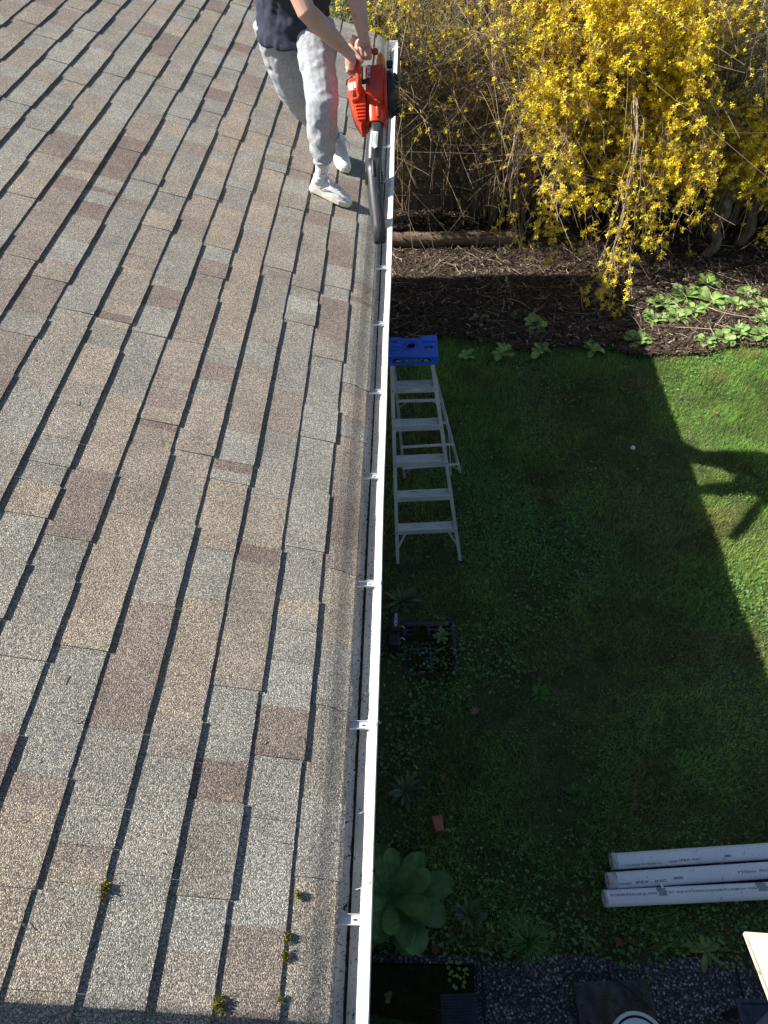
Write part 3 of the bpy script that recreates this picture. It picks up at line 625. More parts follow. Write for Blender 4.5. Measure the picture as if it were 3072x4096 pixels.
# forsythia in full flower, the middle of the hedge
P = canes(210, (1.3, 3.45), (8.4, 9.4), (1.3, 3.0), (.3, 1.3), (.7, 1.1), .6, wob=.08)
def dm(B):
    g = np_noise(B[:, 0]*1.3, B[:, 2]*1.2+B[:, 1]*.6, 2.0, 91); base = np.clip((B[:, 0]-.95)/.8, .04, 1)*np.clip((3.9-B[:, 0])/.6, .12, 1)
    base = base*np.where((B[:, 0] > 2.9) & (B[:, 2] > 1.55), .15, 1); return np.clip(base*(.3+1.2*np.clip(g-.3, 0, 1)), 0, 1)*np.clip((B[:, 2]-.1)/.5, .3, 1)
shrub('forsythia_bush', 'big forsythia bush smothered in yellow flowers, centre of the hedge behind the lawn', 'bush', P, (17, (.15, .6), 6, .22, .15, .45), 15, dm, tw2=2, colr=(.25, .18, .11), twr=(.0026, .0011), cane_r=(.005, .0022), per_l=1, leafc=(.2, .3, .05), group='flowering forsythias along the fence')
# long drooping sprays at the front
def spray(pts, n, r):
    pts = np.array(pts, float); t = np.linspace(0, len(pts)-1, 16); i = np.minimum(t.astype(int), len(pts)-2); u = (t-i)[:, None]; c = pts[i]*(1-u)+pts[i+1]*u
    c[1:-1] = (c[:-2]+c[1:-1]*2+c[2:])/4
    return np.stack([c+np.linspace(0, 1, 16)[:, None]*rng.normal(0, r, 3)+rng.normal(0, r*.1, (16, 3)) for _ in range(n)])
SP = np.concatenate([spray([(2.3, 8.2, 1.9), (2.3, 7.6, 1.7), (2.27, 7.25, 1.0), (2.22, 7.05, .45), (2.16, 6.95, .22)], 7, .13), spray([(1.7, 8.2, 1.7), (1.6, 7.7, 1.5), (1.55, 7.5, .9), (1.5, 7.35, .5)], 6, .16),
    spray([(2.7, 8.2, 1.7), (2.65, 7.8, 1.4), (2.62, 7.6, .95), (2.6, 7.45, .6)], 6, .16), spray([(3.1, 8.2, 1.7), (3.15, 7.8, 1.5), (3.1, 7.6, 1.1), (3.05, 7.5, .8)], 6, .18), spray([(1.2, 8.2, 1.6), (1.05, 7.7, 1.3), (1.0, 7.4, .7), (1.15, 7.1, .25)], 3, .12)])
shrub('forsythia_branches', 'long flowering forsythia sprays arching down in front over the dark mulch', 'branches', SP, (8, (.08, .3)), 5, lambda B: np.where(B[:, 0] < 1.3, .12, .5), cane_r=(.005, .002), tw2=1)
# right-hand forsythia leaning in from the frame edge
P = canes(130, (3.7, 5.4), (8.1, 8.9), (1.0, 1.75), (.4, 1.0), (.75, 1.15), .75, wob=.07)
shrub('forsythia_bush', 'lower forsythia at the right edge, flowers hanging over the leafy rosettes', 'bush', P, (9, (.12, .5)), 9, lambda B: np.clip(.75*(.3+1.1*np_noise(B[:, 0], B[:, 2], 2.5, 93)), 0, 1), tw2=1, group='flowering forsythias along the fence')
# twiggy, nearly bare forsythia by the house corner
P = canes(110, (-.5, 1.6), (8.5, 9.6), (1.2, 2.95), (.4, 1.5), (.6, 1.1), .5, wob=.2)
shrub('bare_shrub', 'twiggy nearly bare shrub with scattered yellow flowers beside the gutter end', 'shrub', P, (30, (.2, .9), 7, .15, .12, .8), 4, lambda B: .05+.32*np.clip((B[:, 2]-1.7)*1.2, 0, 1)*(np_noise(B[:, 0], B[:, 2], 3, 95) > .45)+.07*(B[:, 0] > .8), tw2=2, colr=(.3, .225, .145), twr=(.003, .0012), cane_r=(.006, .0025))
# grey shrub with young leaves at the upper right
P = canes(130, (3.1, 5.4), (8.6, 9.5), (1.8, 2.75), (.2, .9), (.6, .9), .45, wob=.1)
shrub('grey_shrub', 'grey twiggy shrub with small pale green leaves at the upper right', 'shrub', P, (20, (.15, .55), 6, .2, -.1, .4), 1, lambda B: .04+0*B[:, 0], per_l=14, tw2=2, colr=(.5, .43, .33), leafc=(.34, .42, .2), cane_r=(.009, .003))
# evergreen behind
def conifer(name, label, cat, c, R, n, col, group=None, leaf=(.03, .07), parent=None):
    root = empty(name, (c[0], c[1], 0), 0, label, cat, group)
    MB().tube([(0, 0, 0), (.02, 0, c[2]*.6), (0, .02, c[2]+R[2]*.6)], [.05, .035, .01], 8).build('trunk', M['bark'], root, True)
    q = rng.normal(0, 1, (n, 3)); q /= np.linalg.norm(q, axis=1, keepdims=True); q *= (rng.random((n, 1))**.4); cl = np_noise(q[:, 0]*2+5, q[:, 2]*2+5+q[:, 1], 2.2, 12); q *= (.75+.5*cl)[:, None]
    P = q*np.array(R)+np.array([0, 0, c[2]]); C = np.array(col)*(.5+.9*cl)[:, None]*rng.uniform(.6, 1.4, n)[:, None]
    scatter('crown', LEAF4, LF4, P, rots(rng.uniform(0, 6.3, n), rng.uniform(-1.2, 1.2, n)), rng.uniform(*leaf, n), C, M['vcol'], root); return root
conifer('evergreen_shrub', 'small dark green evergreen just past the far roof edge', 'shrub', (-.55, 8.7, 1.6), (.55, .5, 1.25), 9000, (.06, .12, .03))
for i, (x, y, z, rx, rz, lb) in enumerate([(-2.2, 10.6, 1.6, 1.4, 1.6, 'dark laurel mass beyond the fence, furthest left'), (.3, 10.8, 1.4, 1.5, 1.5, 'dark laurel mass beyond the fence, behind the bare shrub'), (2.8, 10.9, 1.3, 1.6, 1.6, 'dark laurel mass beyond the fence, behind the big forsythia'), (5.3, 10.7, 1.4, 1.5, 1.7, 'dark laurel mass beyond the fence, behind the grey shrub')]):
    conifer('laurel_bush', lb, 'bush', (x, y, z), (rx, .8, rz), 9000, (.035, .06, .02), 'laurels beyond the fence', (.06, .11))
# tree trunks inside the hedge
for x, y, h, r, lb in [(.83, 9.0, 2.9, .05, 'pale upright trunk in the left part of the hedge'), (1.28, 9.05, 2.9, .035, 'slim grey trunk among the forsythia canes'), (4.05, 8.25, 1.0, .055, 'short cut stump at the right of the bed'), (3.6, 8.0, .75, .05, 'mossy stump under the right forsythia')]:
    ro = empty('small_tree' if h > 2 else 'tree_stump', (x, y, 0), 0, lb, 'tree' if h > 2 else 'stump')
    pts = [(.03*math.sin(i*1.7+x), .03*math.cos(i*1.3), h*i/8) for i in range(9)]
    MB().tube(pts, [r*(1.25-.4*i/8) for i in range(9)], 10).build('trunk', M['bark'], ro, True)
    if h > 2:
        Q = twigs(np.array([pts]), 14, (.3, .9), 7, .35, -.2, .3); np_tubes('branches', Q, np.linspace(.008, .002, 7)[None]*np.ones((len(Q), 1)), M['stem'], ro, 4, np.tile([.3, .25, .19], (len(Q), 1)))

# ---- broad-leaved rosettes
def leafgrid(L, W, arch, lift, fold=.16, nx=13, wav=.11, tipw=.0):
    V = []; F = []
    for i in range(nx):
        t = i/(nx-1); wd = W*max(0, math.sin(math.pi*min(1, .05+.9*t)**(.72 if False else 1.15)))**.62*(.55+.55*t)*(1 if t < .99 else .45)+.003*(1-t)
        x = L*(t-.18*arch*t*t); z = L*(lift*t-arch*.9*t*t)
        for j in (-1, -.5, 0, .5, 1): V.append((x, wd*j, z+abs(j)*wd*fold*2+wav*W*math.sin(7*t+3*j+L*90)*abs(j)+.05*W*math.sin(30*t-4*abs(j))*abs(j)))
    for i in range(nx-1):
        for j in range(4): a = i*5+j; F.append((a, a+5, a+6, a+1))
    return V, F
M['rosleaf'] = mat('rosette_leaf', (1, 1, 1), attr=True, rough=.55, trans=.22, bump=.5, bscale=45, var=.25, vscale=25)
def rosette(name, label, cat, loc, R, n, col, lift=(.25, .9), group=None, wr=.3, layers=1):
    V = []; F = []; C = []; r = random.Random(int(loc[0]*997+loc[1]*131))
    for k in range(n):
        a = k*2.4+r.uniform(-.3, .3); f = (k+.5)/n; L = R*(.5+.5*f)*r.uniform(.85, 1.1); lf = lift[1]+(lift[0]-lift[1])*f
        v, g = leafgrid(L, L*wr*r.uniform(.85, 1.15), r.uniform(.25, .5), lf*r.uniform(.8, 1.2)); b = len(V); cc = np.array(col)*r.uniform(.7, 1.35); roll = r.uniform(-.3, .3)
        for x, y, z in v:
            y2 = y*math.cos(roll); z2 = z+y*math.sin(roll); V.append((x*math.cos(a)-y2*math.sin(a), x*math.sin(a)+y2*math.cos(a), z2+.01)); C.append(cc*(1.12 if abs(y) > 1e-4 else 1.35))
        F += [tuple(i+b for i in q) for q in g]
    o = np_mesh(name, V, F, M['rosleaf'], vcol=np.array(C), smooth=True); o.location = loc; return tag(o, label, cat, group)
G = 'leafy rosettes in the bed'; gc = (.2, .32, .085)
RS = [(2.2, 7.2, .16, 9, 'lone foxglove rosette under the hanging flower spray, in shade'), (1.37, 6.62, .2, 16, 'dense rosette in the middle of the dark mulch'), (.78, 6.75, .13, 6, 'small rosette in the dark mulch nearest the ladder top'),
      (2.4, 6.33, .24, 10, 'upright rosette half lit at the corner of the shade'), (.98, 6.14, .17, 8, 'low rosette on the lawn edge right of the blue ladder cap'), (1.38, 6.17, .16, 8, 'shaded rosette on the lawn edge below the dense one'), (1.92, 6.2, .16, 8, 'shaded rosette on the lawn edge left of the half lit one'),
      (2.82, 7.0, .22, 12, 'sunlit rosette at the left of the large patch'), (3.1, 7.15, .26, 13, 'tall sunlit rosette at the top of the large patch'), (3.42, 7.42, .22, 9, 'dark green rosette under the stump'), (3.34, 7.05, .26, 12, 'largest bright rosette in the middle of the patch'),
      (2.9, 6.74, .2, 12, 'bright rosette low in the large patch'), (2.66, 6.72, .17, 9, 'small bright rosette at the left tip of the patch'), (3.12, 6.85, .2, 12, 'bright rosette tucked between the largest and the low one'), (3.62, 6.98, .2, 10, 'rosette right of the largest bright one'), (3.8, 7.2, .2, 9, 'back rosette near the right edge by the stump'),
      (3.9, 6.95, .2, 10, 'rosette at the right edge level with the largest one'), (3.1, 6.3, .17, 12, 'first rosette of the bright row on the lawn edge, leftmost'), (3.3, 6.36, .2, 14, 'second rosette of the bright row on the lawn edge'), (3.5, 6.44, .2, 14, 'third rosette of the bright row on the lawn edge'),
      (3.7, 6.42, .2, 12, 'fourth rosette of the bright row on the lawn edge, cut by the frame'), (3.82, 6.68, .18, 10, 'rosette behind the right end of the bright row'), (.6, 6.1, .13, 7, 'tiny rosette on the lawn edge nearest the ladder cap'), (2.28, 6.95, .09, 6, 'tiny pale rosette alone on the mulch between shade and lit patch')]
for x, y, R, n, lb in RS: rosette('foxglove', lb, 'plant', (x, y, float(gz(np.array([x]), np.array([y]))[0])+.03), R, n, gc, group=G)
rosette('comfrey_plant', 'big dark green broad-leaved plant half hidden under the gutter', 'plant', (-.1, 1.0, .03), .40, 27, (.1, .19, .06), (.3, 1.3), wr=.25)
rosette('comfrey_leaf', 'single drooping broad leaf at the patio edge below the big plant', 'leaf', (-.06, .80, .06), .2, 2, (.07, .12, .04), (.3, .4))
rosette('grate_weed', 'bright green star-shaped weed growing through the black grate', 'weed', (.235, 2.74, .04), .085, 12, (.1, .2, .07), (.2, .7), wr=.16)
rosette('seedling', 'three round leaves of a pale seedling on the dark turf mat', 'seedling', (-.11, .535, .03), .04, 4, (.2, .26, .07), (.3, .5), wr=.42)
rosette('dandelion', 'yellowish green leafy weed at the patio edge by the sunlit canvas', 'weed', (1.62, .78, .02), .12, 10, (.13, .19, .04), (.2, .6), wr=.16)
for k, (x, y, s, lb) in enumerate([(-.05, 3.05, .16, 'feathery weed clump against the wall above the black grate'), (-.02, 1.62, .14, 'feathery weed clump against the wall below the maple leaves'), (.34, .93, .12, 'pale jagged weed right of the big broad-leaved plant')]):
    rosette('weed_clump', lb, 'weed', (x, y, .02), s, 26, (.075, .12, .055), (.3, 1.5), wr=.1)
def tuft(loc, n, L, col, lb, name='grass_tuft', wd=.0022):
    a = rng.uniform(0, 6.3, n); l = L*rng.uniform(.5, 1, n); ln = rng.uniform(.3, 1.25, n); s = np.linspace(0, 1, 6)[None]
    ang = ln[:, None]*(.4+1.0*s); ds = l[:, None]/5; h = np.concatenate([np.zeros((n, 1)), np.cumsum(np.sin(ang[:, :-1])*ds, 1)], 1); z = np.concatenate([np.zeros((n, 1)), np.cumsum(np.cos(ang[:, :-1])*ds, 1)], 1)
    P = np.stack([h*np.cos(a)[:, None]+rng.normal(0, .008, (n, 1)), h*np.sin(a)[:, None]+rng.normal(0, .008, (n, 1)), np.maximum(z, .004)], -1)
    o = np_tubes(name, P, np.linspace(wd, wd*.3, 6)[None]*np.ones((n, 1)), M['vcol'], None, 3, np.array(col)*rng.uniform(.5, 1.5, n)[:, None]); o.location = loc; return tag(o, lb, 'grass', 'coarse grass tufts')
tuft((.66, .80, .02), 210, .25, (.2, .4, .12), 'large fountain of coarse grass at the patio edge')
tuft((.9, 2.3, .0), 170, .12, (.18, .46, .09), 'bright patch of longer grass in the middle of the shade')
tuft((1.05, 1.62, .0), 130, .12, (.15, .34, .1), 'dark longer grass patch between the maple leaf and the pipes')
# yellow-green creeping plant on the mat
n = 30; x = rng.uniform(.2, .345, n); y = rng.uniform(.575, .72, n); TV, TF = disc(8, 1, .1)
o = scatter('creeping_jenny', TV, TF, np.stack([x-.27, y-.64, rng.uniform(.05, .08, n)], 1), rots(rng.uniform(0, 6.3, n), rng.uniform(0, .5, n)), rng.uniform(.006, .0115, n), np.array([.24, .32, .06])*rng.uniform(.7, 1.2, n)[:, None], M['vcol']); o.location = (.27, .64, 0)
tag(o, 'yellow-green round-leaved creeping plant on the dark turf mat', 'plant')
# fallen maple leaves
def maple(loc, s, rz, lb, col):
    pts = []; lob = [(90, 1), (62, .42), (45, .86), (22, .4), (5, .72), (-28, .34), (-60, .3), (-88, .12)]; lob = lob+[(180-a, r) for a, r in lob[::-1][:-1]]
    for a, r in lob: pts.append((r*math.cos(R_(a)), r*math.sin(R_(a))))
    b = bmesh.new(); vs = [b.verts.new((x*s, y*s, s*(.18*math.sin(3*x+2*y)+.22*(x*x)))) for x, y in pts]; c = b.verts.new((0, 0, s*.05))
    for i in range(len(vs)): b.faces.new((vs[i], vs[(i+1) % len(vs)], c))
    me = bpy.data.meshes.new('maple_leaf'); b.to_mesh(me); b.free(); o = link('maple_leaf', me, None); me.materials.append(mat('dry_leaf', tuple(.7*q for q in col), col, scale=30, rough=.8, trans=.1))
    o.location = loc; o.rotation_euler = (random.uniform(-.2, .2), random.uniform(-.2, .2), rz); return tag(o, lb, 'leaf', 'fallen maple leaves')
for a in [((.45, 2.15, .055), .05, .3, 'largest fallen maple leaf, pale brown, in the shaded grass', (.34, .24, .18)), ((.225, 1.71, .05), .035, 1.2, 'reddish maple leaf left of the largest one, midway to the pot shard', (.26, .13, .08)), ((.28, 1.52, .05), .03, 2.4, 'curled rusty leaf just above the pot shard', (.24, .12, .07)), ((-.05, 1.9, .05), .04, .7, 'brown leaf beside the house wall', (.2, .12, .08)),
          ((.17, 2.3, .05), .028, 3, 'small brown leaf below the black grate', (.2, .13, .09)), ((.245, 2.80, .05), .045, 1.9, 'crumpled tan leaf caught on the black grate', (.36, .2, .11)), ((1.16, .82, .05), .05, 2.6, 'dark rust leaf in the weeds at the patio edge', (.16, .07, .04)), ((.15, .75, .05), .04, .2, 'dark red leaf at the patio edge right of the big plant', (.18, .06, .05)), ((.98, .80, .05), .035, 4.1, 'dull brown leaf at the patio edge beside the grass tuft', (.15, .08, .05)), ((1.95, 4.85, .05), .035, 1.1, 'rust leaf near the white ball', (.22, .1, .06)), ((2.9, 5.2, .05), .05, 2.1, 'orange-brown leaf in the sunlit lawn', (.4, .2, .08))]: maple(*a)
o = MB().ell((0, 0, 0), (.021, .021, .021), 20, 14).build('golf_ball', M['ball'], None, True); o.location = (2.03, 4.72, .045); tag(o, 'small white ball lying in the shaded lawn', 'ball')
pot = empty('pot_shard', (.18, 1.42, .03), R_(10), 'broken reddish terracotta pot lying in the grass', 'pot')
m = MB(); m.loft([[(-.028, -.045, .02), (-.02, -.045, .045), (.02, -.045, .045), (.028, -.045, .02)], [(-.036, .035, .015), (-.028, .035, .055), (.028, .035, .055), (.036, .035, .015)]], False); o = m.build('body', M['terracotta'], pot); o.modifiers.new('s', 'SOLIDIFY').thickness = .004
MB().bar((-.034, .034, .05), (.034, .034, .05), .012, .016).build('rim', M['terracotta'], pot, bevel=.002)

# ================================================================== LEAF BLOWER
BS = Vector((-.178, 4.145, 3.05)); BA = Vector((-.034, .71, .70)).normalized(); BX = Vector((1, 0, 0)); BX = (BX-BA*BX.dot(BA)).normalized(); BN = BX.cross(BA)
BM = Matrix(((BX.x, BA.x, BN.x, BS.x), (BX.y, BA.y, BN.y, BS.y), (BX.z, BA.z, BN.z, BS.z), (0, 0, 0, 1)))
def Lw(x, a, n): return BM @ Vector((x, a, n))
def U(zx): return (1300+zx/4.74-1505)/734
def V_(zy): return (495-(180+zy/4.74))/660
def LwH(x, a, n): return Lw(x, a-.062, n)
blow = empty('leaf_blower', (0, 0, 0), 0, 'orange-red handheld petrol leaf blower with a black tube, held over the gutter', 'leaf blower'); blow.matrix_world = BM
# spiral fan housing
out = []
for k in range(40):
    t = 2*math.pi*k/40; r = .118+.022*(1-k/40); out.append((-.045, .205+r*math.cos(t+1.0), -.055+r*math.sin(t+1.0)))
m = MB().prism(out, (.1, 0, 0)); m.build('fan_housing', M['redorange'], blow, True, bevel=.014, seg=3)
m = MB(); m.tube([(-.004, -.004, 0), (-.004, .0, 0), (-.004, .05, -.002), (-.004, .12, -.012), (-.002, .17, -.03)], [.049, .05, .053, .058, .06], 24, ry=[.047, .048, .05, .054, .058], up=(0, 0, 1))
m.box((.012, .055, .052), (.013, .085, .012)); m.box((-.054, .06, 0), (.012, .10, .03)); m.box((.048, .05, 0), (.014, .12, .035)); m.box((.054, .0, -.01), (.01, .05, .02)); m.build('outlet_collar', M['orange'], blow, True, bevel=.004)
ol = [(480, 770), (530, 738), (610, 730), (660, 745), (700, 800), (760, 880), (800, 960), (800, 1110), (785, 1440), (745, 1470), (700, 1530), (650, 1440), (600, 1385), (545, 1280), (500, 1120), (462, 950), (460, 850)]
m = MB().prism([(U(x), V_(y)-.018, -.11) for x, y in ol], (0, 0, .165)); m.build('engine_cover', M['orange'], blow, bevel=.012, seg=3)
ol = [(478, 790), (520, 752), (600, 738), (640, 770), (668, 830), (690, 930), (706, 1020), (690, 1085), (640, 1105), (550, 1122), (505, 1010), (470, 900)]
m = MB().prism([(U(x), (V_(y)-.03), .05) for x, y in ol], (0, 0, .028)); m.build('top_shell', M['orange'], blow, bevel=.009, seg=3)
for k in range(5):
    MB().box((U(680)+.001*k, V_(1160+k*58)-.03, .058), (.046-.003*k, .0085, .012), Matrix.Rotation(R_(3), 3, 'Z')).build('vent_slat', M['orange'], blow, bevel=.002)
MB().prism([(U(x), (V_(y)-.03), .05) for x, y in [(580, 1135), (790, 1110), (782, 1425), (690, 1425)]], (0, 0, .0065)).build('vent_recess', M['redorange'], blow)
for x, y, w_, h in [(585, 1000, .006, .03), (604, 990, .006, .022), (623, 1000, .006, .03), (600, 1035, .02, .004), (600, 1052, .02, .004)]:
    MB().box((U(x), (V_(y)-.03), .0785), (w_, h, .002)).build('vent_slot', M['dark'], blow)
# flange and black intake dome
MB().lathe([(0, .08), (.002, .128), (.012, .131), (.018, .122)], (.050, .175, -.05), (1, 0, 0), 40).build('intake_flange', M['redorange'], blow, True)
m = MB().lathe([(0, .108), (.004, .113), (.026, .112), (.045, .1), (.058, .078), (.066, .05), (.068, .02), (.068, 0)], (.066, .175, -.05), (1, 0, 0), 48)
m.build('intake_guard', M['black'], blow, True)
m = MB()
for k in range(40):
    a = 2*math.pi*k/40; c, s_ = math.cos(a), math.sin(a)
    m.box((.066+.016, .175+.1125*c, -.05+.1125*s_), (.026, .004, .003), Matrix.Rotation(a, 3, 'X'))
    if k % 2: m.box((.066+.05, .175+.089*c, -.05+.089*s_), (.016, .03, .0035), Matrix.Rotation(a, 3, 'X') @ Matrix.Rotation(R_(38), 3, 'Z'))
m.build('guard_ribs', M['black'], blow)
m = MB()
for k in range(9): m.box((.067+.019, V_(600+k*11), .068-.0), (.034, .0032, .02))
m.build('cooling_fins', M['black'], blow)
MB().ell((.040, V_(545), .015), (.026, .058, .05), 20, 12).build('fuel_tank', M['amber'], blow, True)
MB().lathe([(0, .016), (.018, .016), (.02, .012)], (.012, V_(400), .04), (0, .4, 1), 14).build('tank_cap', M['redorange'], blow, True)
# handle
hp = [(x_, a_-.062*min(1, n_/.12), n_) for x_, a_, n_ in [(-.076, .165, .045), (-.078, .185, .085), (-.079, .205, .118), (-.08, .25, .135), (-.08, .31, .14), (-.076, .365, .135), (-.058, .40, .112), (-.03, .405, .075), (-.012, .375, .035)]]
MB().tube(hp, [.016, .017, .018, .0165, .0155, .0165, .0165, .016, .018], 14, ry=[.016, .016, .016, .014, .014, .015, .015, .016, .018], up=(1, 0, 0)).build('handle', M['orange'], blow, True)
MB().box((U(697), V_(800)-.055, .139), (.0105, .028, .006)).build('stop_switch', M['black'], blow, bevel=.001)
MB().box((U(697), V_(770)-.055, .1425), (.004, .004, .003)).build('switch_rocker', M['sticker'], blow)
MB().lathe([(0, .0115), (.022, .0125), (.028, .017), (.036, .016), (.038, .01)], (-.058, V_(812)-.045, .10), (1, .1, 0), 12).build('choke_knob', M['black'], blow, True)
MB().prism([(U(x), V_(y), .0) for x, y in [(420, 800), (470, 760), (560, 715), (575, 730), (500, 780), (428, 850)]], (0, 0, .02)).build('starter_grip', M['black'], blow, bevel=.003)
MB().tube([(-.062, .165, .09), (-.06, .2, .112), (-.058, .24, .118)], [.006, .005, .004], 8).build('trigger', M['black'], blow, True)
for x, y in ((715, 1500), (800, 1530), (1130, 1480)): MB().prism([(U(x)-.01, V_(y)+.03, -.06), (U(x)+.01, V_(y)+.03, -.06), (U(x)+.003, V_(y)-.008, -.06)], (0, 0, .05)).build('bottom_lug', M['redorange'], blow)
# labels
MB().prism([(U(x), V_(y)-.03, .0788) for x, y in [(485, 840), (580, 815), (585, 945), (500, 955)]], (0, 0, .0006)).build('white_label', M['sticker'], blow)
MB().prism([(U(x), V_(y)-.03, .0788) for x, y in [(592, 812), (668, 800), (672, 905), (596, 915)]], (0, 0, .0006)).build('white_label', M['sticker'], blow)
def on_vol(v, lift=.0008):
    a, n = v.y-.205, .0; 
    th = math.atan2(.126, 1e-3); r = .1385
    ang = math.pi/2-(v.y-.235)/r; return Vector((v.x, .205+.002+r*math.cos(ang)*1.0+.03*0, -.055+r*math.sin(ang)+lift))
def volplate(name, loops, mt, dx, da, lift): me = curve_mesh('curve', loops=loops, ext=0); xform(me, lambda v: Vector((v.x+dx, v.y+da, 0))); o = link(name, me, mt, blow); return o
vt = .0815
for nm, lp, mt, x, a, n in [('icon_label', [rrect(0, 0, .017, .068, .002)], M['sticker'], -.026, .235, vt), ('maker_label', [rrect(0, 0, .008, .044, .001)], M['bluesticker'], .004, .165, vt-.004)]:
    me = curve_mesh('curve', loops=lp, ext=.0004); o = link(nm, me, mt, blow); o.location = (x, a, n); o.rotation_euler = (R_(-2 if nm == 'icon_label' else 14), 0, R_(-4))
for k in range(4):
    lp = [circ(0, 0, .0058, 3 if k == 0 else 14)]; 
    if k: lp.append(circ(0, 0, .0034, 12))
    me = curve_mesh('curve', loops=lp, ext=.0003); o = link('warning_icon', me, M['bluesticker'], blow); o.location = (-.026+.001*k, .210+.017*k, vt+.0012-.0006*k); o.rotation_euler = (R_(-2), 0, R_(90))
# tube in two pieces
tp = [Vector(p) for p in [(-.176, 4.142, 3.048), (-.181, 4.10, 3.007), (-.186, 4.064, 2.971), (-.190, 4.035, 2.942), (-.192, 4.010, 2.917), (-.191, 3.985, 2.892), (-.189, 3.95, 2.857)]]
np_ = [Vector(p) for p in [(-.1915, 4.005, 2.912), (-.190, 3.96, 2.866), (-.1865, 3.925, 2.833), (-.179, 3.86, 2.768), (-.172, 3.806, 2.715), (-.164, 3.756, 2.665), (-.157, 3.695, 2.606)]]
bt = empty('t', (0, 0, 0)); bpy.data.objects.remove(bt)
inv = BM.inverted()
tube_o = MB().tube([inv @ p for p in tp], [.041, .041, .0425, .0435, .043, .042, .042], 24).build('blower_tube', M['tube'], blow, True)
nz = MB().tube([inv @ p for p in np_], [.047, .047, .0455, .042, .039, .036, .033], 24, caps=False, ry=[.047, .047, .0455, .042, .039, .036, .033]); nzo = nz.build('nozzle', M['tube'], blow, True); nzo.modifiers.new('s', 'SOLIDIFY').thickness = .0025
C_ = inv @ Vector((-.19, 3.965, 2.872)); Dn = (inv.to_3x3() @ Vector((.006, -.092, -.09))).normalized(); Sd = Vector((1, 0, 0)); Sd = (Sd-Dn*Sd.dot(Dn)).normalized(); Up = Sd.cross(Dn); Up = Up if Up.z > 0 else -Up
m = MB(); mm = Matrix((Sd, Dn, Up)).transposed(); m.box(C_+Up*.0475, (.011, .085, .006), mm); m.build('lock_rib', M['black'], nzo, bevel=.002)
for sgn in (-1, 1):
    m = MB()
    for i in range(5):
        for j in range(3):
            an = R_(90-sgn*(52+j*15)); p = C_+Dn*(.012+i*.0135)+Sd*(.048*math.cos(an))+Up*(.048*math.sin(an)); rr_ = Matrix.Rotation(an-math.pi/2, 3, Dn)
            m.box(p, (.007, .007, .006), rr_ @ mm)
    m.build('grip_studs', M['black'], nzo)
# arrow label on the tube
def on_tube(v, lift):   # v.x across, v.y along (towards nozzle)
    c = inv @ Vector((-.1835, 4.082, 2.990)); e = inv @ Vector((-.1915, 4.012, 2.919)); d = (e-c).normalized(); s_ = Sd-d*Sd.dot(d); s_.normalize(); u = s_.cross(d); u = u if u.z > 0 else -u
    r = .0405+lift; an = -v.x/r+R_(84); return c+d*v.y+s_*(r*math.cos(an))+u*(r*math.sin(an))
me = curve_mesh('curve', loops=[[(-.0135, -.028), (.0135, -.028), (.0135, 0), (.0135, .046), (.02, .046), (0, .062), (-.02, .046), (-.0135, .046), (-.0135, 0)]], ext=0)
bm = bmesh.new(); bm.from_mesh(me); bmesh.ops.subdivide_edges(bm, edges=bm.edges, cuts=3, use_grid_fill=True); bm.to_mesh(me); bm.free(); xform(me, lambda v: on_tube(v, .0062)); link('arrow_label', me, M['sticker'], tube_o)
for tx, dx in (('ROTATIONAL', .0045), ('CONTROL', -.0055)):
    me = curve_mesh('text', s=tx, size=.0088); xform(me, lambda v: on_tube(Vector((v.y+dx, -v.x*-1+.012, 0)), .0072)); link('label_text', me, M['ink'], tube_o)

# ================================================================== PERSON
person = empty('person', (-.5, 4.45, 2.62), 0, 'person in navy T-shirt and grey sweatpants bending over the eave with a leaf blower', 'person')
PI_ = Matrix.Translation(-Vector((-.5, 4.45, 2.62)))
def P_(o): o.parent = person; o.matrix_parent_inverse = PI_; return o
V3 = Vector
hipR, hipL = V3((-.735, 4.60, 3.40)), V3((-.51, 4.49, 3.40)); pel = (hipR+hipL)/2+V3((0, .03, .07))
shR, shL = V3((-.62, 4.17, 3.88)), V3((-.33, 4.30, 3.91)); chest = (shR+shL)/2+V3((-.02, .07, -.07)); neck = V3((-.45, 4.17, 3.97)); headc = V3((-.405, 4.06, 4.06))
elR, wrR = V3((-.492, 4.05, 3.60)), V3((-.287, 4.15, 3.372)); elL, wrL = V3((-.262, 4.20, 3.66)), V3((-.222, 4.16, 3.43))
m = MB()
m.tube([pel, pel.lerp(chest, .5), chest, neck+V3((-.01, .03, -.03)), neck, headc], [.12, .125, .13, .08, .058, .052], 16, ry=[.09, .09, .1, .07, .056, .05], up=(0, 1, .3))
fw = V3((.42, -.78, -.45)).normalized(); sd = fw.cross(V3((0, 0, 1))).normalized(); upv = sd.cross(fw); hr = Matrix((sd, -fw, upv)).transposed()
m.ell(headc+upv*.02-fw*.01, (.075, .095, .11), 20, 14, hr); m.ell(headc+fw*.035-upv*.05, (.055, .06, .06), 14, 10, hr); m.ell(headc+fw*.098-upv*.012, (.013, .018, .026), 8, 6, hr); m.ell(headc+fw*.088-upv*.052, (.024, .01, .008), 8, 6, hr)
for s_ in (-1, 1): m.ell(headc+sd*.076*s_-fw*.01, (.01, .02, .032), 8, 6, hr); m.ell(headc+sd*.03*s_+fw*.082+upv*.012, (.013, .01, .008), 8, 6, hr)
for sh, el, wr, sgn in ((shR, elR, wrR, -1), (shL, elL, wrL, 1)):
    a = [sh, sh.lerp(el, .35), sh.lerp(el, .75), el, el.lerp(wr, .22), el.lerp(wr, .55), el.lerp(wr, .85), wr]
    m.tube(a, [.056, .055, .051, .047, .050, .043, .032, .030], 14, ry=[.058, .056, .051, .047, .047, .040, .027, .025], up=(0, .3, 1))
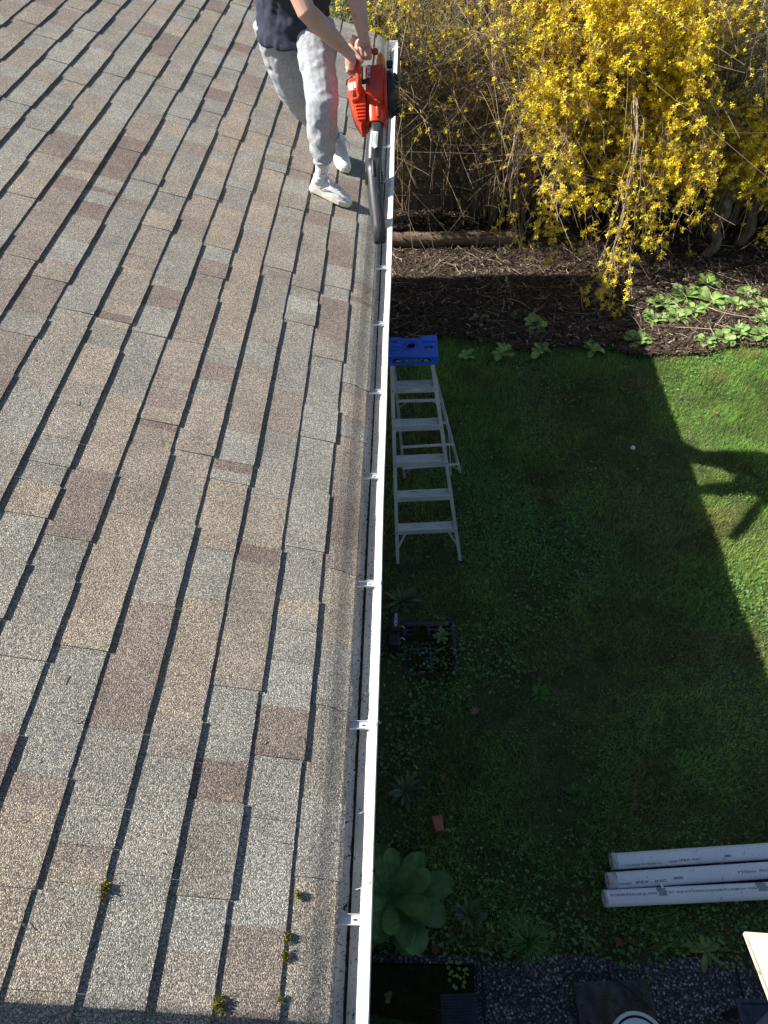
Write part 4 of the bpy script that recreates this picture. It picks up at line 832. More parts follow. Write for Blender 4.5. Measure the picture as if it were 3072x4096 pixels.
m.tube([chest+V3((0, 0, .03)), shR], [.08, .055], 12); m.tube([chest+V3((0, 0, .03)), shL], [.08, .055], 12)
def palm(p0, p1, w_, t_, upd): m.tube([p0, p0.lerp(p1, .3), p0.lerp(p1, .7), p1], [w_*.62, w_*.85, w_, w_*.92], 12, ry=[t_, t_*1.1, t_, t_*.8], up=upd)
# right hand: wraps the grip from its left side
dg_ = tuple(BN+BX*.9)
palm(wrR, LwH(-.128, .315, .142), .044, .019, dg_)
for i, (a0, r) in enumerate([(.352, .0105), (.328, .0108), (.304, .0104), (.283, .009)]):
    pts = [LwH(-.128, a0+.004, .150-.004*i), LwH(-.137, a0-.004, .126), LwH(-.122, a0-.008, .106), LwH(-.098, a0-.008, .1), LwH(-.072, a0-.006, .108), LwH(-.062, a0-.004, .12)]
    m.tube(pts, [r*1.2, r*1.15, r*1.05, r, r*.95, r*.8], 10)
m.tube([LwH(-.122, .385, .158), LwH(-.108, .362, .172), LwH(-.088, .336, .176), LwH(-.066, .312, .172), LwH(-.05, .298, .165)], [.019, .018, .0145, .013, .0098], 10)
# left hand: over the rear of the handle
palm(wrL, LwH(-.050, .418, .158), .041, .018, tuple(BN))
for i, (x0, r) in enumerate([(-.080, .0095), (-.060, .0108), (-.038, .0108), (-.018, .0098)]):
    pts = [LwH(x0, .424, .160), LwH(x0-.001, .395, .168), LwH(x0+.002, .360, .169-.002*i), LwH(x0+.006, .336, .156), LwH(x0+.004, .334, .132), LwH(x0-.004, .352, .118)]
    m.tube(pts, [r*1.2, r*1.12, r*1.05, r, r*.95, r*.8], 10)
m.tube([LwH(-.085, .44, .155), LwH(-.102, .415, .142), LwH(-.104, .39, .124), LwH(-.09, .375, .11)], [.017, .0145, .0125, .0095], 10)
P_(remesh(m.build('body', M['skin'], None, True), .0036, 3))
hm_ = MB().ell(headc+upv*.035-fw*.022, (.083, .098, .105), 24, 16, hr); o = P_(remesh(hm_.build('hair', M['hair'], None, True), .007, 2, .02, .03))
# shirt
m = MB(); tors = [(pel+V3((-.01, -.03, -.13)), .215, .165), (pel+V3((-.01, -.03, -.04)), .21, .16), (pel.lerp(chest, .3)+V3((-.015, .0, .0)), .195, .15), (pel.lerp(chest, .65)+V3((-.01, 0, 0)), .185, .14), (chest, .175, .13), (chest+V3((.01, -.03, .08)), .13, .09), (neck+V3((-.01, .03, -.015)), .07, .065)]
ax = (hipL-hipR).normalized()
m.tube([t[0] for t in tors], [t[1] for t in tors], 20, ry=[t[2] for t in tors], up=tuple(ax.cross(V3((0, .5, .8)))))
for sh, el in ((shR, elR), (shL, elL)): m.tube([chest+V3((0, -.02, .03)), sh, sh.lerp(el, .3), sh.lerp(el, .58)], [.09, .078, .074, .072], 14)
P_(remesh(m.build('shirt', M['navy'], None, True), .008, 4, .035, .14, -.012, .12))
# sweatpants
kneeL, ankL = V3((-.470, 4.25, 3.13)), V3((-.497, 4.225, 2.855)); kneeR, ankR = V3((-.690, 4.64, 3.06)), V3((-.492, 4.80, 2.735))
m = MB()
m.tube([pel+V3((0, 0, .08)), pel, (hipL+hipR)/2+V3((0, .02, -.02)), (hipL+hipR)/2+V3((0, .02, -.08))], [.155, .165, .17, .12], 18, ry=[.12, .13, .13, .09], up=tuple(ax.cross(V3((0, 0, 1)))))
m.tube([hipL+V3((0, 0, .03)), hipL.lerp(kneeL, .35), hipL.lerp(kneeL, .8), kneeL, kneeL.lerp(ankL, .35), kneeL.lerp(ankL, .72), kneeL.lerp(ankL, .93), ankL+V3((0, 0, -.03))], [.118, .105, .090, .086, .084, .080, .068, .050], 16, up=(1, 0, 0))
m.tube([hipR+V3((0, 0, .03)), hipR.lerp(kneeR, .35), hipR.lerp(kneeR, .8), kneeR, kneeR.lerp(ankR, .35), kneeR.lerp(ankR, .72), kneeR.lerp(ankR, .93), ankR], [.124, .115, .097, .09, .084, .076, .064, .048], 16, up=(1, 0, 0))
P_(remesh(m.build('sweatpants', M['fleece'], None, True), .0065, 4, .022, .18, -.009, .10))
for c, d in ((V3((-.497, 4.223, 2.826)), V3((0, 0, 1))), (ankR+V3((.006, .006, -.012)), V3((-.3, -.25, .6)))):
    m = MB().lathe([(-.008, .051), (-.004, .0545), (.0, .055), (.006, .0545), (.01, .051)], c, d, 28); P_(m.build('cuff', M['fleece'], None, True))
# socks and shoes
nrm = V3((sT, 0, cT)); 
def shoe(heel, toe, ank, tagn):
    f = (toe-heel).normalized(); u = (nrm-f*nrm.dot(f)).normalized(); l = u.cross(f); mt = Matrix((f, l, u)).transposed(); W = lambda x, y, z: heel+mt @ V3((x, y, z))
    L = (toe-heel).length
    m = MB(); rings = []
    for x, wd, yo in [(0, .022, 0), (.006, .030, 0), (.03, .037, 0), (.10, .036, -.002), (.17, .046, 0), (.22, .050, .003), (.26, .043, .005), (.285, .028, .007), (.292, .014, .008)]:
        x = x/.292*L; rings.append((x, wd, yo))
    sole = [W(x, wd+yo, 0) for x, wd, yo in rings]+[W(x, -wd+yo, 0) for x, wd, yo in rings[::-1]]
    so_ = MB().prism(sole, mt @ V3((0, 0, .034))).build('shoe', M['solerub'], None, bevel=.006, seg=3); P_(so_)
    rr = []
    for x, wd, h, yo in [(.004, .026, .075, 0), (.02, .034, .092, 0), (.05, .037, .095, 0), (.09, .038, .098, 0), (.13, .042, .094, 0), (.17, .047, .082, 0), (.205, .049, .074, .002), (.24, .045, .066, .004), (.268, .035, .057, .006), (.285, .018, .044, .008)]:
        x = x/.292*L; ring = []
        for k in range(16):
            a = math.pi*k/15; ring.append(W(x, yo+wd*math.cos(a)*(1 if abs(math.cos(a)) < .9 else .98), .022+(h-.022)*math.sin(a)**.75))
        rr.append(ring)
    m = MB().loft(rr); m.tube([W(.045, 0, .07), W(.043, 0, .104)], [.037, .041], 14, ry=[.046, .05]); up_ = remesh(m.build('upper', M['leather'], None, True), .004, 3); up_.parent = so_
    m = MB()
    for i in range(6):
        x = (.10+.020*i)/.292*L; z = .107-.0055*i
        m.tube([W(x, .024, z-.008), W(x+.004, 0, z+.003), W(x+.010, -.024, z-.008)], .0032, 6); m.tube([W(x, -.024, z-.008), W(x+.004, 0, z+.005), W(x+.010, .024, z-.008)], .0032, 6)
    for s_ in (1, -1): m.tube([W(.1/.292*L, 0, .112), W(.095/.292*L, .02*s_, .126), W(.12/.292*L, .045*s_, .112), W(.15/.292*L, .04*s_, .095)], .0028, 6)
    lc = m.build('laces', M['sock'], None, True); lc.parent = so_
    m = MB()
    for x0, x1, z in ((.17, .255, .068), (.02, .10, .062)):
        for s_ in (1, -1): m.tube([W((x0+(x1-x0)*t)/.292*L, s_*(.048 if x0 > .1 else .0385)*(1-.25*t*(x0 > .1)), z-.022*t) for t in (0, .33, .66, 1)], .0014, 5)
    # curved side mark
    for s_ in (1, -1):
        q = [(.065, .050), (.08, .040), (.10, .040), (.125, .050), (.15, .062), (.125, .056), (.10, .052), (.085, .052), (.078, .058)]
        pts = [W(x/.292*L, s_*(.0385+.006*max(0, (x-.09)/.06)), z+.004) for x, z in q]; m.tube(pts+[pts[0]], .0018, 5)
    st = m.build('side_stitching', M['tape'], None, True); st.parent = so_
    k = P_(MB().tube([W(.05, 0, .06), W(.045, 0, .10), ank.lerp(W(.045, 0, .1), .4), ank+V3((0, 0, .05))], [.038, .036, .037, .040], 18).build('sock', M['sock'], None, True))
    return so_, k, W
sL = shoe(V3((-.594, 4.266, 2.646)), V3((-.352, 4.202, 2.561)), V3((-.497, 4.224, 2.80)), 'l')
sR = shoe(V3((-.487, 4.895, 2.608)), V3((-.412, 4.625, 2.580)), V3((-.488, 4.82, 2.73)), 'r')
me = curve_mesh('curve', loops=[[(-.016, .004), (-.010, -.003), (-.002, -.003), (.018, .007), (-.002, .0015), (-.009, .0015)]], ext=.0003)
sw = link('sock_mark', me, M['ink'], sL[1]); cpos = V3((-.492, 4.1845, 2.768)); sw.matrix_parent_inverse = Matrix.Identity(4)
xform(me, lambda v: cpos+V3((v.x, abs(v.x)**2*8, v.y))+V3((0, -.002+v.z*0, 0)))

# ================================================================== STEPLADDER
lad = empty('stepladder', (0, 0, 0), 0, 'six foot aluminium stepladder with a blue plastic top, standing open on the lawn', 'ladder')
FLo, FRo = V3((-.098, 3.416, 0)), V3((.430, 3.452, 0)); TLo, TRo = V3((-.122, 3.775, 1.745)), V3((.165, 3.785, 1.745))
BL0, BR0 = V3((-.045, 4.37, 0)), V3((.474, 4.43, 0)); BL1, BR1 = V3((-.118, 3.945, 1.72)), V3((.135, 3.93, 1.72))
def rail(name, a, b, face, dep, inward):
    d = (b-a).normalized(); x = V3((1, .04, 0)); x = (x-d*x.dot(d)).normalized(); y = d.cross(x)*-1; y = y if y.y > 0 else -y; mt = Matrix((x, d, y)).transposed(); L = (b-a).length; c = (a+b)/2
    m = MB(); ix = x*inward
    m.box(c+ix*.0015+y*dep/2, (.003, L, dep), mt); m.box(c+ix*face/2, (face, L, .003), mt); m.box(c+ix*face/2+y*dep, (face, L, .003), mt)
    return m.build(name, M['alu'], lad)
rail('front_rail', FLo, TLo, .026, .062, 1); rail('front_rail', FRo, TRo, .026, .062, -1)
rail('rear_rail', BL0, BL1, .020, .034, 1); rail('rear_rail', BR0, BR1, .020, .034, -1)
for a in (FLo, FRo, BL0, BR0): MB().box(a+V3((0.012 if a in (FLo, BL0) else -.012, .03 if a.y < 4 else .015, .012)), (.036, .075 if a.y < 4 else .045, .024)).build('foot', M['blkplastic'], lad, bevel=.004)
def fl(z): t = z/1.745; return FLo.lerp(TLo, t), FRo.lerp(TRo, t)
def bl(z): t = z/1.72; return BL0.lerp(BL1, t), BR0.lerp(BR1, t)
for i, z in enumerate((1.552, 1.262, .968, .662, .352)):
    a, b = fl(z); a = a+V3((.003, -.001, 0)); b = b-V3((.003, .001, 0)); dx = (b-a).normalized(); c = (a+b)/2; L = (b-a).length-.006; mt = Matrix((dx, V3((0, 0, 1)).cross(dx), V3((0, 0, 1)))).transposed()
    g = MB(); g.box(c+V3((0, .036, 0)), (L, .074, .003), mt)
    for k in range(7): g.box(c+V3((0, .008+k*.0098, .0022)), (L, .0035, .0022), mt)
    sk = MB(); sk.box(c+V3((0, -.001, -.022)), (L+.001, .003, .045), mt); sk.box(c+V3((0, .073, -.016)), (L+.001, .003, .034), mt)
    if i == 0: sp_ = MB().box(c+V3((.01, -.0032, -.018)), (.12, .0012, .022), mt); st = joined('step', [(g, M['tread']), (sk, M['alu']), (sp_, M['tread'])], lad)
    else: st = joined('step', [(g, M['tread']), (sk, M['alu'])], lad)
    for p in (a+V3((.009, -.004, -.022)), b+V3((-.009, -.004, -.022))): rv = MB().lathe([(0, .0045), (.003, .0035)], p, (0, -1, 0), 10).build('rivet', M['dark'], st)
# braces under the bottom step and at the back
a, b = fl(.335); a2, b2 = fl(.16)
MB().bar(a+V3((.085, .012, 0)), a2+V3((.012, .008, 0)), .016, .006, up=(0, 1, 0)).build('brace', M['alu'], lad); MB().bar(b+V3((-.085, .012, 0)), b2+V3((-.012, .008, 0)), .016, .006, up=(0, 1, 0)).build('brace', M['alu'], lad)
for i, z in enumerate((1.14, .84, .52, .19)):
    a, b = bl(z); MB().bar(a, b, .003, .024, up=(0, .4, 1)).bar(a+V3((0, -.01, .011)), b+V3((0, -.01, .011)), .022, .003).build('rear_bar', M['alu'], lad)
    if i in (0, 3):
        a2, b2 = bl(z-.11)
        MB().bar(a+V3((.075, 0, -.006)), a2+V3((.008, 0, 0)), .012, .004).build('brace', M['alu'], lad); MB().bar(b+V3((-.075, 0, -.006)), b2+V3((-.008, 0, 0)), .012, .004).build('brace', M['alu'], lad)
for s_ in (0, 1):
    f0 = fl(.80)[s_]+V3((.004*(1-2*s_)*-1, .05, 0)); r0 = bl(.93)[s_]+V3((.006*(1-2*s_)*-1, 0, 0)); k0 = f0.lerp(r0, .5)+V3((0, 0, .03))
    MB().bar(f0, k0, .003, .012).bar(k0, r0, .003, .012).build('spreader', M['galv'], lad)
# rear plate with three holes, under the top
pa, pb = BL1+V3((.004, .0, -.005)), BR1+V3((-.004, 0, -.005)); wd_ = (pb-pa).length
me = curve_mesh('curve', loops=[rrect(0, 0, wd_, .135, .004), circ(0, 0, .017), circ(-.068, 0, .0085, 14), circ(.066, 0, .0085, 14)], ext=.0015)
dxx = (pb-pa).normalized(); dn = (bl(1.5)[0]-bl(1.7)[0]).normalized(); pn = dxx.cross(-dn); mtt = Matrix((dxx, -dn, pn)).transposed(); cc = (pa+pb)/2+dn*.075
xform(me, lambda v: cc+mtt @ v); link('rear_plate', me, M['alu'], lad)
MB().bar(cc-dxx*wd_/2+dn*.066, cc+dxx*wd_/2+dn*.066, .004, .012).build('plate_lip', M['alu'], lad)
# blue cap
capx = V3((1, .035, 0)).normalized(); capy = V3((0, 0, 1)).cross(capx); capm = Matrix((capx, capy, V3((0, 0, 1)))).transposed(); capc = V3((.020, 3.868, 1.785))
hw, hd = .168, .108
outl = [(-hw, -hd), (hw, -hd), (hw, hd+.006), (hw-.052, hd+.006), (hw-.056, hd-.012), (hw-.078, hd-.012), (hw-.083, hd+.006), (hw-.105, hd+.006), (hw-.112, hd-.022), (-hw+.105, hd-.022), (-hw+.10, hd-.008), (-hw, hd-.008)]
holes = [circ(-.004, .002, .026, 24), rrect(-.118, .052, .055, .02, .009), rrect(.108, -.016, .062, .034, .016), circ(hw-.022, hd-.012, .009, 12)]+[circ(x, y, .0055, 10) for x, y in ((-.062, .064), (.054, .066), (-.078, .0), (.068, .03), (-.06, -.052), (.048, -.05))]
me = curve_mesh('curve', loops=[outl]+holes, ext=.005, bev=.0015); xform(me, lambda v: capc+capm @ v); capt = link('cap', me, M['blue'], lad)
m = MB()
def capw(x, y, z): return capc+capm @ V3((x, y, z))
for a, b in (((-hw+.004, -hd+.001), (hw-.004, -hd+.001)), ((hw-.002, -hd), (hw-.002, hd)), ((-hw+.002, -hd), (-hw+.002, hd-.01))):
    m.bar(capw(*a, -.034), capw(*b, -.034), .005, .064)
m.build('cap_skirt', M['blue'], capt, bevel=.0015)
for r0, r1, h in ((.053, .049, .006), (.033, .029, .009)):
    m = MB().lathe([(0, r0), (h, r0), (h, r1), (0, r1)], capw(-.004, .002, .004), (0, 0, 1), 32); m.build('cap_ring', M['blue'], capt, True)
m = MB()
for an in (20, 140, 260): m.bar(capw(-.004+.031*math.cos(R_(an)), .002+.031*math.sin(R_(an)), .009), capw(-.004+.05*math.cos(R_(an)), .002+.05*math.sin(R_(an)), .009), .004, .006)
m.build('ring_spokes', M['blue'], capt)
for lp in (rrect(-.112, -.02, .075, .04, .018), ):
    me = curve_mesh('curve', loops=[lp, rrect(-.112, -.02, .067, .032, .014)], ext=.003); xform(me, lambda v: capw(v.x, v.y, v.z+.0075)); link('cap_tray_rim', me, M['blue'], capt)
MB().box(capw(.115, .066, .010), (.09, .05, .012), capm).build('cap_block', M['blue'], capt, bevel=.004)
me = curve_mesh('curve', loops=[[(-.13, -.013), (.118, -.013), (.112, .013), (-.126, .013)]], ext=.0006); fm = Matrix((capx, V3((0, 0, 1)), -capy)).transposed(); fc = capw(.005, -hd-.0035, -.024); xform(me, lambda v: fc+fm @ v); dec = link('decal', me, M['decal'], capt)
for tx, dy, sz in (('DO NOT STAND OR SIT', .003, .0135), ('NO SE PARE  NI SE SIENTE', -.0085, .008)):
    me = curve_mesh('text', s=tx, size=sz); xform(me, lambda v: fc+fm @ V3((v.x*1.15, v.y+dy, .0012))); link('decal_text', me, M['whiteink'], capt)
for x in (-.095, .088):
    me = curve_mesh('curve', loops=[[(-.02, -.008), (.02, -.008), (.006, .004), (0, .007), (-.006, .004)], circ(0, -.002, .0035, 10)], ext=.0004); xform(me, lambda v: fc+fm @ V3((v.x+x, v.y, .0012))); link('decal_emblem', me, M['whiteink'], capt)

# ================================================================== GRATE, BLACK BOX
gr = empty('drain_grate', (.155, 2.655, .012), R_(2), 'black plastic grate half overgrown with moss beside the house wall', 'grate')
lp = [rrect(0, 0, .385, .455, .04)]
for i in range(4):
    for j in range(10):
        lp.append(rrect(-.128+i*.0855, -.178+j*.0395, .074, .027, .004))
me = curve_mesh('curve', loops=lp, ext=.012, bev=.001); link('grid', me, M['blkplastic'], gr)
MB().box((0, 0, -.014), (.34, .41, .006)).build('pit', M['dark'], gr)
for x, y in ((.165, .2), (-.165, .2), (.168, -.2)): MB().lathe([(0, .012), (.004, .012), (.004, .006), (.001, .005)], (x, y, .0135), (0, 0, 1), 14).build('screw_boss', M['dark'], gr)
bb = empty('black_box', (-.105, 2.735, 0), R_(0), 'small black plastic box with white lettering beside the grate', 'box')
MB().box((0, 0, .075), (.075, .25, .15)).build('case', M['black'], bb, bevel=.008); MB().box((.012, .055, .165), (.06, .15, .03)).build('lid', M['black'], bb, bevel=.006)
me = curve_mesh('text', s='WORX', size=.034, off=.0007); lt = link('lettering', me, M['whiteink'], bb); lt.location = (.012, .065, .1812); lt.rotation_euler = (0, 0, R_(-90))
me = curve_mesh('curve', loops=[[(-.006, -.008), (.006, -.008), (.006, .008), (-.006, .008)]], ext=.0004); e = link('emblem', me, mat('orange_ink', (.6, .16, .05), rough=.6), bb); e.location = (.010, .008, .1812)
MB().tube([(.035, .04, .12), (.06, .045, .13), (.075, .04, .11)], .0022, 6).build('wire', M['sticker'], bb, True); MB().tube([(.035, -.06, .12), (.06, -.055, .13), (.078, -.062, .11)], .0022, 6).build('wire', M['sticker'], bb, True)
sk_ = empty('garden_stake', (-.1, 1.96, 0), 0, 'thin black stake with a white tip leaning out below the gutter', 'stake')
MB().tube([(-.09, .06, .16), (.1, -.2, .03)], .0035, 6).build('rod', M['cable'], sk_); MB().tube([(-.115, .093, .178), (-.085, .055, .157)], .005, 6).build('tip', M['sticker'], sk_)

# ================================================================== PIPES
def pipe(x0, y0, slope, lb, dirt, seed):
    L = 3.05; r = .0445; e = empty('drain_pipe', (x0, y0, .058), math.atan(slope), lb, 'pipe', 'white plastic pipes on the grass')
    me = MB().lathe([(0, r), (L, r), (L, r-.004), (0, r-.004), (0, r)], (0, 0, 0), (1, 0, 0), 48); me.f = [f for f in me.f if len(f) == 4]; o = me.build('tube', M['pvc'], e, True)
    es = o.modifiers.new('e', 'EDGE_SPLIT'); es.split_angle = R_(50)
    d = MB().lathe([(.002, r+.0006), (dirt, r+.0006), (dirt+.001, r), (.002, r)], (0, 0, 0), (1, 0, 0), 48); d.f = [f for f in d.f if len(f) == 4]; d.build('dirty_end_band', M['pvcdirt'], e, True)
    n = 420; rr = np.random.default_rng(seed); x = rr.uniform(.03, L, n); x[:150] = rr.normal(.95, .14, 150); ph = rr.uniform(.35, 2.7, n); TV = np.array([(-1, -.4, 0), (1, -.3, 0), (1, .3, 0), (-.8, .4, 0)])
    P = np.stack([x, -(r+.0005)*np.cos(ph), (r+.0005)*np.sin(ph)], 1); yaw = rr.uniform(0, 6.3, n); Z = np.zeros((n, 3, 3))
    T = np.stack([0*ph, np.sin(ph), np.cos(ph)], 1); X = np.zeros((n, 3)); X[:, 0] = 1; a = np.cos(yaw)[:, None]*X+np.sin(yaw)[:, None]*T; nn = np.stack([0*ph, -np.cos(ph), np.sin(ph)], 1); b = np.cross(nn, a); Z[:, :, 0] = a; Z[:, :, 1] = b; Z[:, :, 2] = nn
    scatter('dirt_specks', TV, np.array([[0, 1, 2, 3]]), P, Z, np.stack([rr.uniform(.0008, .0045, n), rr.uniform(.0006, .0018, n), np.ones(n)], 1), np.full((n, 3), .04)*rr.uniform(.4, 1.6, n)[:, None], M['vcolw'], o)['kind'] = 'stuff'
    return e, o, r
def ptext(o, r, s, x0, x1, phd, h, bars=False):
    if bars: 
        rr = random.Random(len(s)); lps = []; x = 0
        while x < 1: w_ = rr.uniform(.015, .05); lps.append([(x, -h/2), (x+w_, -h/2), (x+w_, h/2), (x, h/2)]); x += w_+rr.uniform(.015, .05)
        me = curve_mesh('curve', loops=lps)
    else: me = curve_mesh('text', s=s, size=h*1.35, off=.0002)
    xa = min(v.co.x for v in me.vertices); xb = max(v.co.x for v in me.vertices); ph = R_(phd)
    def f(v): X = x0+(v.x-xa)/(xb-xa)*(x1-x0); q = ph+v.y/r; return V3((X, -(r+.0009)*math.cos(q), (r+.0009)*math.sin(q)))
    xform(me, f); link('printing', me, M['ink'], o)
e, o, r = pipe(1.190, 1.222, .078, 'farthest of the three white drain pipes, nearest the middle of the lawn', .03, 1)
ptext(o, r, 'H (C.Northcoft) P/N: 003280 I>==', .04, .285, 42, .012); ptext(o, r, 'CANADA', .32, .375, 48, .011); ptext(o, r, 'IPEX INC.', .385, .52, 52, .0125); ptext(o, r, 'b', .65, .69, 62, .013, True); ptext(o, r, '3"/75mm PVC SEWER', .93, 1.12, 66, .012)
e, o, r = pipe(1.148, 1.117, .078, 'middle one of the three white drain pipes', .05, 2)
ptext(o, r, 'CANADA', .055, .125, 50, .012); ptext(o, r, 'IPEX , INC.', .15, .335, 54, .0135); ptext(o, r, 'b', .37, .425, 66, .013, True); ptext(o, r, '3"/75mm  PVC SEWER  B182.1', .74, 1.12, 76, .0125)
e, o, r = pipe(1.112, 1.025, .06, 'nearest of the three white drain pipes, with bits of grey tape', .012, 3)
ptext(o, r, 'PVC SEWER \u00ae B182.1/320 kPa. DRAIN', .03, .292, 96, .0125); ptext(o, r, 'OUT  -N-22-10-17-13:29:5-H (C.Northcoft) P/N: 003580 I>==', .355, .80, 98, .012); ptext(o, r, 'CANADA', .81, .87, 100, .011); ptext(o, r, 'IPEX INC.', .92, 1.08, 102, .0135)
for x, lb, w_ in ((.3, 'a', .05), (.865, 'b', .055)):
    V = []; F = []
    for i in range(9):
        q = R_(78+i*9); V += [(x+.004*math.sin(i), -(r+.0014)*math.cos(q), (r+.0014)*math.sin(q)), (x+w_+.004*math.cos(i*2), -(r+.0014)*math.cos(q), (r+.0014)*math.sin(q))]
    F = [(2*i, 2*i+2, 2*i+3, 2*i+1) for i in range(8)]; mb = MB().add(V, F); t_ = mb.build('tape', M['tape'], o)
    if lb == 'a': MB().box((x+.035, .048, .034), (.014, .036, .002), Matrix.Rotation(R_(-20), 3, 'X')).build('tape_tab', M['pvc'], o)

# ================================================================== PATIO CORNER
def place(name, mb, mt, lb, cat, **k): o = mb.build(name, mt, None, **k); return tag(o, lb, cat)
m = MB().box((.02, .245, .028), (.65, .87, .012)); tm = place('turf_mat', m, M['soil'], 'dark green artificial turf mat by the house wall at the patio corner', 'mat')
n = 26000; x = rng.uniform(-.3, .345, n); y = rng.uniform(.3, .68, n); a = rng.uniform(0, 6.3, n)
TV = np.array([(-.05, 0, 0), (.05, 0, 0), (.12, 0, 1.)]); scatter('pile', TV, np.array([[0, 1, 2]]), np.stack([x, y, np.full(n, .033)], 1), rots(a, rng.uniform(0, .7, n)), rng.uniform(.014, .028, n), np.array([.03, .075, .02])*rng.uniform(.5, 1.5, n)[:, None], M['vcol'], tm)
m = MB().box((-.13, .235, .05), (.36, .42, .01), Matrix.Rotation(R_(-8), 3, 'Z')); t2 = place('turf_offcut', m, M['soil'], 'brighter green artificial turf offcut under the near end of the gutter', 'mat')
n = 9000; q = rng.uniform(-1, 1, (n, 2))*np.array([.18, .21]); c8, s8 = math.cos(R_(-8)), math.sin(R_(-8))
scatter('pile', TV, np.array([[0, 1, 2]]), np.stack([-.13+q[:, 0]*c8-q[:, 1]*s8, .235+q[:, 0]*s8+q[:, 1]*c8, np.full(n, .055)], 1), rots(rng.uniform(0, 6.3, n), rng.uniform(0, .6, n)), rng.uniform(.014, .026, n), np.array([.06, .2, .06])*rng.uniform(.6, 1.4, n)[:, None], M['vcol'], t2)
rm = MB().box((.275, .33, .043), (.19, .46, .006), Matrix.Rotation(R_(3), 3, 'Z'))
for k in range(34): rm.box((.275, .11+k*.0134, .0475), (.186, .006, .004), Matrix.Rotation(R_(3), 3, 'Z'))
place('ribbed_mat', rm, M['ribmat'], 'dark ribbed rubber mat beside the turf mat', 'mat')
sb = empty('paving_slab', (1.095, .30, .03), R_(3), 'square paving slab covered in brown and yellow moss, behind the bucket', 'slab')
MB().box((0, 0, .012), (.40, .66, .03)).build('slab', M['slab'], sb, bevel=.006)
n = 5200; x = rng.uniform(-.19, .19, n); y = rng.uniform(-.3, .32, n); g = np_noise(x+3, y+3, 16, 15)*.7+.5*np_noise(x+3, y+3, 45, 16); k = g > .66; x, y = x[k], y[k]; n = len(x); yl = np_noise(x+7, y+1, 5, 17) > .5; C = np.where(yl[:, None], np.array([.2, .16, .012]), np.array([.05, .035, .012]))*rng.uniform(.5, 1.4, n)[:, None]
scatter('slab_moss', np.array([(-.3, 0, 0), (.3, 0, 0), (0, 0, 1.)]), np.array([[0, 1, 2]]), np.stack([x, y, np.full(n, .026)], 1), rots(rng.uniform(0, 6.3, n), rng.uniform(0, .8, n)), rng.uniform(.005, .011, n), C, M['vcol'], sb)
bk = empty('bucket', (1.10, .325, .022), 0, 'white plastic bucket with its lid on, at the bottom edge of the picture', 'bucket')
MB().lathe([(0, .115), (.3, .135), (.318, .135)], (0, 0, 0), (0, 0, 1), 40).build('pail', M['bucket'], bk, True)
MB().lathe([(.30, .142), (.322, .143), (.33, .138), (.33, .128), (.322, .126), (.3225, .116), (.327, .112), (.329, 0)], (0, 0, 0), (0, 0, 1), 48).build('lid', M['bucket'], bk, bevel=.001)
MB().lathe([(.3225, .1255), (.3232, .1165)], (0, 0, 0), (0, 0, 1), 48).build('lid_groove', M['dark'], bk)
bt_ = empty('side_table', (1.95, .22, .022), R_(0), 'low dark blue slate-topped table at the bottom right corner', 'table')
MB().box((0, 0, .3), (.68, .62, .02)).build('table_top', M['slate'], bt_, bevel=.003); 
for x in (-.3, .3):
    for y in (-.27, .27): MB().box((x, y, .145), (.03, .03, .29)).build('leg', M['black'], bt_)
MB().box((0, .29, .311), (.64, .006, .003)).build('groove', M['dark'], bt_)
cv = MB(); cv.prism([(1.42, .30, .60), (1.66, .465, .60), (2.1, .60, .62), (2.2, .0, .66), (1.5, -.1, .64)], (0, 0, .03)); o = cv.build('folded_cover', M['greycover'], None, bevel=.012, seg=3); tag(o, 'smooth grey fabric cover over garden furniture at the bottom right edge', 'cover')
# parasol
pr_ = empty('parasol', (2.15, -.45, 0), 0, 'cream stained square parasol whose sunlit corner enters at the right edge', 'parasol')
apx = V3((0, 0, 2.62)); cor = [V3((-1.09, .945, 2.0)), V3((1.02, 1.0, 2.0)), V3((1.05, -1.05, 2.0)), V3((-1.0, -1.05, 2.0))]
V = []; F = []
for q in range(4):
    a, b = cor[q], cor[(q+1) % 4]; N1 = 10
    for i in range(N1+1):
        for j in range(N1+1):
            t = i/N1; e_ = a.lerp(b, j/N1); sag = math.sin(math.pi*j/N1)*.07*t; p = apx.lerp(e_, t); c = (e_-V3((0, 0, e_.z))).normalized(); p = p-c*sag-V3((0, 0, .02*math.sin(math.pi*t))); V.append(p)
    b0 = q*(N1+1)**2
    for i in range(N1):
        for j in range(N1): k = b0+i*(N1+1)+j; F.append((k, k+N1+1, k+N1+2, k+1))
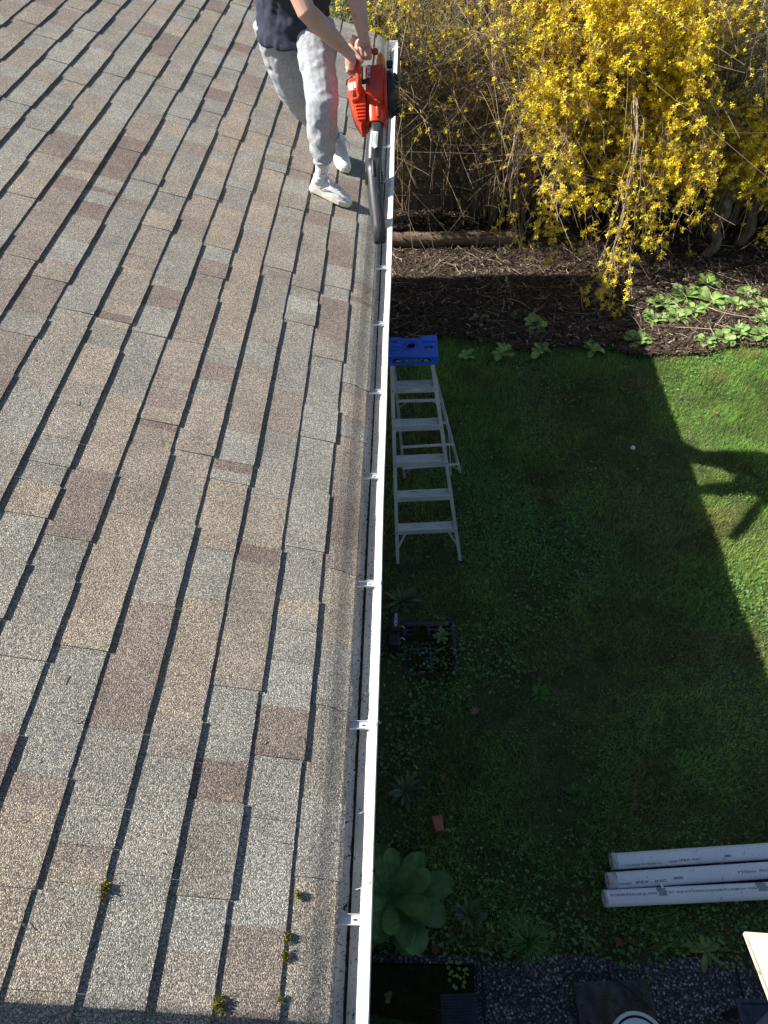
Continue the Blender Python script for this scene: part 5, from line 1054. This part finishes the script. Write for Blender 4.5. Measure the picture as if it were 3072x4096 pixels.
cn = MB().add(V, F).build('canopy', M['canvas'], pr_, True); cn.modifiers.new('s', 'SOLIDIFY').thickness = .002
for q in range(4):
    a, b = cor[q], cor[(q+1) % 4]; pts = []
    for j in range(11): e_ = a.lerp(b, j/10); c = (e_-V3((0, 0, e_.z))).normalized(); pts.append(e_-c*math.sin(math.pi*j/10)*.07)
    MB().tube(pts, .009, 8, ry=.005).build('hem', M['hem'], pr_, True)
    MB().tube([cor[q]+V3((0, 0, -.004)), apx.lerp(cor[q], .5)-V3((0, 0, .03)), apx-V3((0, 0, .04))], .008, 6).build('rib', M['galv'], pr_)
MB().tube([(0, 0, 0), (0, 0, 2.7)], .022, 12).build('pole', M['alu'], pr_, True); MB().lathe([(.02, .26), (.07, .25), (.1, .05), (.3, .04)], (0, 0, 0), (0, 0, 1), 24).build('base', M['blkplastic'], pr_)
# cable over the patio
def wire(name, pts, r, lb): 
    pts = [V3(p) for p in pts]; sm = []
    for i in range(len(pts)-1):
        p0, p1, p2, p3 = pts[max(0, i-1)], pts[i], pts[i+1], pts[min(len(pts)-1, i+2)]
        for t in (0, .25, .5, .75): sm.append(.5*((2*p1)+(-p0+p2)*t+(2*p0-5*p1+4*p2-p3)*t*t+(-p0+3*p1-3*p2+p3)*t**3))
    sm.append(pts[-1]); o = MB().tube(sm, r, 8, up=(0, 0, 1)).build(name, M['cable'], None, True); return tag(o, lb, 'cable')
z = .029
wire('cable', [(.372, .73, z), (.37, .63, z), (.37, .551, z), (.40, .53, z), (.47, .535, z), (.5, .6, z), (.47, .69, z), (.44, .75, z)], .0035, 'short loop of black cable along the patio joint by the ribbed mat')
wire('cable', [(.38, .59, z), (.489, .575, z), (.592, .549, z), (.727, .574, z), (.81, .60, z), (.859, .662, z), (.967, .667, z), (1.095, .638, .056), (1.223, .551, .056), (1.317, .449, .056), (1.42, .33, z)], .0035, 'long black cable snaking across the patio and the mossy slab')
wire('cable', [(.10, .49, .075), (.2, .475, .075), (.3, .44, .06), (.36, .38, .06), (.42, .4, z), (.45, .46, z)], .003, 'black cable lying over the ribbed mat')
